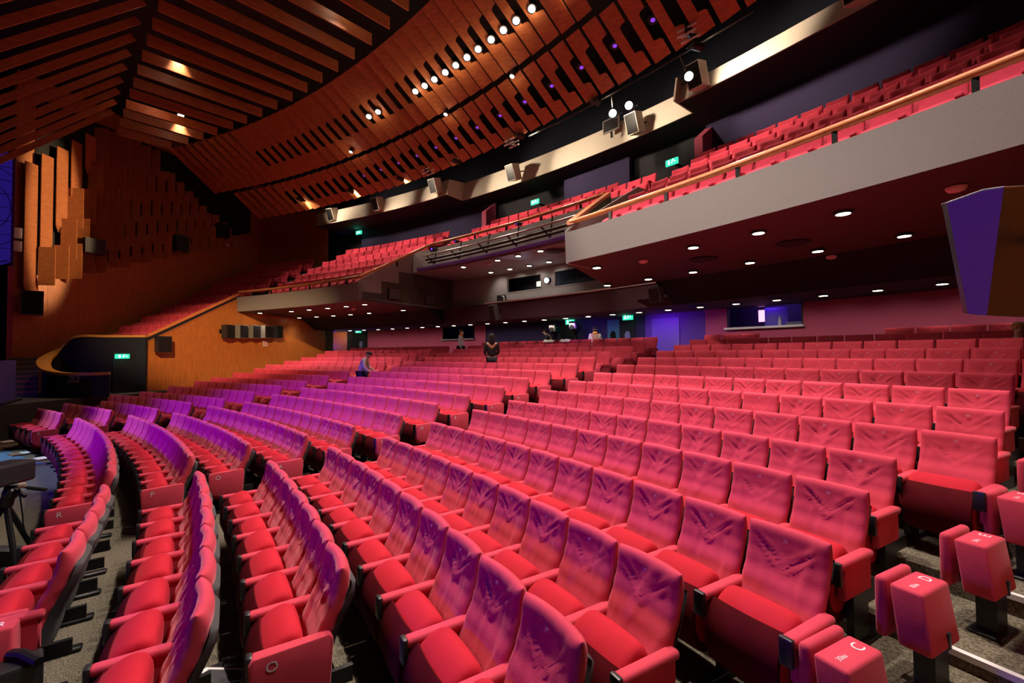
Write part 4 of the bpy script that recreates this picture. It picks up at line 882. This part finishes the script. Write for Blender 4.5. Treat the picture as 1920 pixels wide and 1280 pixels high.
adopt(MB().box((.19, .13, .0), (.42, .30, .012), M=MT).build('white_frame', WHITE_M), s); adopt(MB().box((.19, .13, .007), (.33, .21, .004), M=MT).build('dark_picture', SHELL), s)
adopt(MB().tube([(6.84, 30.02, .10), (7.05, 30.20, .10)], .018, 8).build('bar', BLACKP), s)
# equipment on the floor at the bottom edge
s = empty('equipment_case', (6.30, 28.98, 0)); tag(s, 'black equipment clamp on the floor at the bottom left corner', 'equipment')
adopt(MB().box((6.30, 28.99, .20), (.20, .22, .40), bev=.02).build('case', BLACKP), s); adopt(MB().tube([(6.15, 28.9, .42), (6.30, 29.0, .44), (6.46, 29.08, .42)], .03, 8).build('grip', BLACK), s)

# ---------------------------------------------------------------- film cameras behind the last row
def film_camera(p, label):
    s = empty('film_camera', p, .25); tag(s, label, 'film camera', 'film cameras behind the last row')
    b = MB()
    for a in (0.4, 2.5, 4.6): b.tube([(0, 0, 1.15), (.42 * cos(a), .42 * sin(a), 0)], .025, 6)
    b.build('tripod', BLACK, s)
    MB().box((0, 0, 1.42), (.22, .48, .26), bev=.03).box((0, -.02, 1.20), (.14, .2, .16)).build('body', BLACKP, s)
    MB().lathe([(.07, 0), (.075, .16), (.095, .17), (.095, .26)], 16, Matrix.Translation((0, -.22, 1.42)) @ Matrix.Rotation(radians(90), 4, 'X')).build('lens', BLACK, s, smooth=40)
    MB().box((.0, -.42, 1.50), (.24, .02, .17)).box((.13, -.40, 1.44), (.02, .16, .15)).build('matte_box', mat('pale_grey_flag', (.35, .33, .30), .5) if 'pale_grey_flag' not in bpy.data.materials else bpy.data.materials['pale_grey_flag'], s)
    MB().box((-.22, .12, 1.62), (.24, .04, .16), bev=.01).build('monitor', BLACKP, s)
    MB().tube([(.08, .2, 1.32), (.30, .62, 1.22)], .014, 6).tube([(-.3, .05, 1.44), (-.1, -.1, 1.36)], .02, 6).build('pan_bar', CHROME, s)
film_camera(P(43.65, -.0135, FZ['N']), 'black film camera with pale matte box, left one behind the last row')
film_camera(P(43.65, .0095, FZ['N'] + .05), 'black film camera with pale matte box under the green exit sign')

# ---------------------------------------------------------------- people
SKIN = mat('skin', (.62, .36, .26), .5); SKIN2 = mat('skin_tan', (.50, .26, .17), .5)
def cloth(n, c): return mat(n, c, .85, noise=.12, nscale=30)
def skinned(name, pts, edges, m, parent, sub=1, root=0):
    me = bpy.data.meshes.new(name); me.from_pydata([p for p, r in pts], edges, []); me.materials.append(m)
    bm = bmesh.new(); bm.from_mesh(me); lay = bm.verts.layers.skin.verify(); bm.verts.ensure_lookup_table()
    for i, (p, r) in enumerate(pts):
        bm.verts[i][lay].radius = r if isinstance(r, tuple) else (r, r); bm.verts[i][lay].use_root = i == root
    bm.to_mesh(me); bm.free(); o = link(me, name, parent)
    k = o.modifiers.new('skin', 'SKIN'); k.use_smooth_shade = True; o.modifiers.new('sub', 'SUBSURF').levels = 2; o.modifiers['sub'].render_levels = 2
    return o
def person(loc, rz, label, J, skin, shirt, trousers, hair, hair_kind='short', mask=None, cap=None, scarf=None, h=1.0):
    """J: joint positions in metres for a 1.74 m figure facing -y"""
    s = empty('person', loc, rz); tag(s, label, 'person'); s.scale = (h, h, h)
    N = ['pelvis', 'waist', 'chest', 'neck', 'jaw', 'crown', 'shl', 'ell', 'wrl', 'hal', 'shr', 'elr', 'wrr', 'har', 'hil', 'knl', 'anl', 'tol', 'hir', 'knr', 'anr', 'tor']
    Rd = dict(pelvis=(.15, .11), waist=(.13, .095), chest=(.16, .11), neck=.055, jaw=(.066, .075), crown=(.072, .088), shl=.058, ell=.040, wrl=.027, hal=.030, shr=.058, elr=.040, wrr=.027, har=.030,
              hil=.085, knl=.055, anl=.036, tol=.034, hir=.085, knr=.055, anr=.036, tor=.034)
    E = [('pelvis', 'waist'), ('waist', 'chest'), ('chest', 'neck'), ('neck', 'jaw'), ('jaw', 'crown'), ('chest', 'shl'), ('shl', 'ell'), ('ell', 'wrl'), ('wrl', 'hal'), ('chest', 'shr'), ('shr', 'elr'), ('elr', 'wrr'), ('wrr', 'har'),
         ('pelvis', 'hil'), ('hil', 'knl'), ('knl', 'anl'), ('anl', 'tol'), ('pelvis', 'hir'), ('hir', 'knr'), ('knr', 'anr'), ('anr', 'tor')]
    pts = [(J[n], Rd[n]) for n in N]; ed = [(N.index(a), N.index(b)) for a, b in E]
    # fingers: five short chains rooted in each palm
    for sd in 'lr':
        w = Vector(J['wr' + sd]); hnd = Vector(J['ha' + sd]); d = (hnd - w).normalized(); side = d.cross(Vector((0, 1, 0))).normalized() if abs(d.y) < .9 else Vector((1, 0, 0))
        for k, (off, ln) in enumerate(((-.028, .062), (-.010, .075), (.010, .070), (.028, .052), (.040 * (1 if sd == 'l' else -1), .045))):
            a = hnd + side * off + d * (.015 if k < 4 else -.02); i0 = len(pts)
            pts += [(tuple(a), .011), (tuple(a + d * ln * .55 + side * (.02 * (1 if sd == 'l' else -1) if k == 4 else 0)), .0095), (tuple(a + d * ln + Vector((0, -.018, 0))), .008)]
            ed += [(N.index('ha' + sd), i0), (i0, i0 + 1), (i0 + 1, i0 + 2)]
    body = skinned('body', pts, ed, skin, s)
    def sub(nm, names, grow, m):
        L = [n for n in N if n in names]; skinned(nm, [(J[n], tuple(x * grow + .006 for x in (Rd[n] if isinstance(Rd[n], tuple) else (Rd[n],) * 2))) for n in L], [(L.index(a), L.index(b)) for a, b in E if a in L and b in L], m, s)
    sub('jacket', ('pelvis', 'waist', 'chest', 'shl', 'ell', 'wrl', 'shr', 'elr', 'wrr'), 1.13, shirt)
    sub('trousers', ('pelvis', 'hil', 'knl', 'anl', 'hir', 'knr', 'anr'), 1.12, trousers)
    for sd in 'lr':
        t = Vector(J['to' + sd]); a = Vector(J['an' + sd]); MB().ball(((t + a) / 2 + Vector((0, -.02, -.035))), (.048, .13, .045), 12, 8).build('shoe', BLACKP, s, smooth=60)
    jaw, cr = Vector(J['jaw']), Vector(J['crown']); c = (jaw + cr) / 2; upv = (cr - jaw).normalized(); fw = Vector(J.get('face', (0, -1, 0))); fw = (fw - upv * fw.dot(upv)).normalized(); rt = fw.cross(upv)
    HM = Matrix(((rt.x, -fw.x, upv.x, c.x), (rt.y, -fw.y, upv.y, c.y), (rt.z, -fw.z, upv.z, c.z), (0, 0, 0, 1)))
    MB().ball((0, -.098, -.005), (.014, .020, .024), 8, 6, M=HM).build('nose', skin, s, smooth=60)
    for sx in (-1, 1):
        MB().ball((sx * .031, -.080, .022), (.013, .010, .008), 8, 6, M=HM).build('eye', BLACKP, s, smooth=60)
        MB().ball((sx * .078, .004, .005), (.012, .022, .032), 8, 6, M=HM).build('ear', skin, s, smooth=60)
    MB().ball((0, -.080, -.048), (.026, .010, .007), 8, 6, M=HM).build('mouth', mat('lip', (.45, .14, .12), .5) if 'lip' not in bpy.data.materials else bpy.data.materials['lip'], s, smooth=60)
    hb = MB()
    if hair_kind == 'short': hb.ball((0, .018, .052), (.090, .100, .080), 18, 10, M=HM); hb.ball((0, .055, 0), (.082, .062, .085), 16, 10, M=HM)
    if hair_kind == 'long': hb.ball((0, .02, .05), (.096, .108, .085), 18, 10, M=HM); hb.ball((0, .07, -.12), (.115, .075, .24), 18, 12, M=HM); hb.ball((.075, .0, -.10), (.045, .07, .20), 12, 10, M=HM); hb.ball((-.075, .0, -.10), (.045, .07, .20), 12, 10, M=HM)
    if hair_kind == 'tousled':
        rr = random.Random(4); hb.ball((0, .02, .045), (.092, .104, .080), 18, 10, M=HM)
        for _ in range(46):
            a, e = rr.uniform(0, 2 * pi), rr.uniform(.15, 1.5); hb.ball((.084 * cos(a) * cos(e), .02 + .092 * sin(a) * cos(e), .045 + .075 * sin(e)), (.026, .022, .018), 7, 5, M=HM)
    hb.build('hair', hair, s, smooth=60)
    if mask: MB().ball((0, -.062, -.040), (.060, .046, .046), 14, 8, M=HM).build('face_mask', mask, s, smooth=60)
    if cap: MB().ball((0, .01, .065), (.098, .112, .072), 18, 10, M=HM).box((0, -.12, .055), (.14, .10, .014), M=HM, bev=.006).build('cap', cap, s, smooth=50)
    if scarf: MB().ball(Vector(J['neck']) + Vector((0, -.02, -.01)), (.10, .10, .055), 16, 8).build('scarf', scarf, s, smooth=60)
    return s
STAND = dict(pelvis=(0, 0, .95), waist=(0, 0, 1.10), chest=(0, .01, 1.34), neck=(0, .01, 1.50), jaw=(0, -.01, 1.57), crown=(0, 0, 1.665), shl=(-.185, .01, 1.42), ell=(-.225, .03, 1.13), wrl=(-.215, -.06, .89), hal=(-.21, -.08, .82),
             shr=(.185, .01, 1.42), elr=(.225, .03, 1.13), wrr=(.215, -.06, .89), har=(.21, -.08, .82), hil=(-.09, 0, .90), knl=(-.10, -.02, .50), anl=(-.10, .02, .09), tol=(-.10, -.11, .05), hir=(.09, 0, .90), knr=(.10, -.02, .50), anr=(.10, .02, .09), tor=(.10, -.11, .05))
def pose(**k): d = dict(STAND); d.update(k); return d
old = pose(chest=(0, -.10, 1.31), neck=(0, -.20, 1.45), jaw=(0, -.26, 1.51), crown=(0, -.27, 1.605), shl=(-.185, -.13, 1.39), ell=(-.23, -.16, 1.11), wrl=(-.19, -.34, .96), hal=(-.17, -.40, .93), shr=(.185, -.13, 1.39), elr=(.23, -.17, 1.12), wrr=(.20, -.36, 1.0), har=(.18, -.43, .98),
           knl=(-.10, -.08, .50), anl=(-.10, .14, .10), tol=(-.10, .02, .05), knr=(.10, -.06, .50), anr=(.10, -.10, .09), tor=(.10, -.22, .05))
person(P(37.25, -.1165, FZ['G'] - .02), 2.33, 'elderly person in dark cap and pale jacket walking in the left stalls aisle', old, SKIN, cloth('pale_jacket', (.62, .60, .62)), cloth('navy_trousers', (.02, .022, .04)), cloth('grey_hair', (.4, .38, .36)), cap=cloth('dark_cap', (.03, .025, .025)))
person(P(39.04, .0085, FZ['J']), -2.2, 'person with long dark hair in a black jacket standing among middle rows', pose(wrl=(-.15, -.26, 1.05), hal=(-.12, -.33, 1.07), wrr=(.15, -.26, 1.05), har=(.12, -.33, 1.07)), SKIN, cloth('black_jacket', (.012, .012, .014)), cloth('black_trousers', (.012, .012, .014)), cloth('dark_hair', (.015, .011, .010)), 'long')
person(P(41.9, -.1035, FZ['M']), 2.2, 'person in a white shirt with a face mask in the back left aisle', pose(), SKIN, cloth('white_shirt', (.62, .62, .72)), cloth('dark_trousers', (.03, .03, .05)), cloth('brown_hair', (.10, .05, .03)), mask=cloth('white_mask', (.75, .75, .75)), scarf=cloth('lanyard_yellow', (.7, .42, .05)), h=.97)
person(P(43.65, .0300, FZ['N'] - .26), .6, 'person with black mask and yellow scarf seated behind the last row', pose(), SKIN2, cloth('white_tee', (.70, .68, .66)), cloth('dark_trousers2', (.03, .03, .04)), cloth('black_hair', (.012, .010, .010)), mask=cloth('black_mask', (.015, .015, .015)), scarf=cloth('yellow_scarf', (.85, .45, .03)))
person(P(43.95, -.0250, FZ['N'] - .18), -1.2, 'person in black bending at the left film camera', old, SKIN, cloth('black_shirt', (.012, .012, .014)), cloth('black_trousers3', (.012, .012, .014)), cloth('dark_hair2', (.02, .012, .01)))
SIT = pose(pelvis=(0, 0, .50), waist=(0, .02, .66), chest=(0, .03, .90), neck=(0, 0, 1.06), jaw=(0, -.04, 1.125), crown=(0, -.03, 1.22), shl=(-.185, .02, .98), ell=(-.24, -.06, .72), wrl=(-.17, -.28, .64), hal=(-.15, -.34, .63), shr=(.185, .02, .98), elr=(.24, -.06, .72), wrr=(.17, -.28, .64), har=(.15, -.34, .63),
           hil=(-.10, -.06, .50), knl=(-.12, -.44, .50), anl=(-.12, -.46, .10), tol=(-.12, -.58, .06), hir=(.10, -.06, .50), knr=(.12, -.44, .50), anr=(.12, -.46, .10), tor=(.12, -.58, .06), face=(.05, -1, -.12))
gl = person(P(41.95, .2840, FZ['M'] - .18), -.05, 'person with tousled fair hair sitting low in the back rows at the right', SIT, SKIN, cloth('dark_top', (.05, .05, .06)), cloth('dark_trousers4', (.03, .03, .04)), mat('fair_hair', (.50, .28, .10), .6), 'tousled', h=.98)
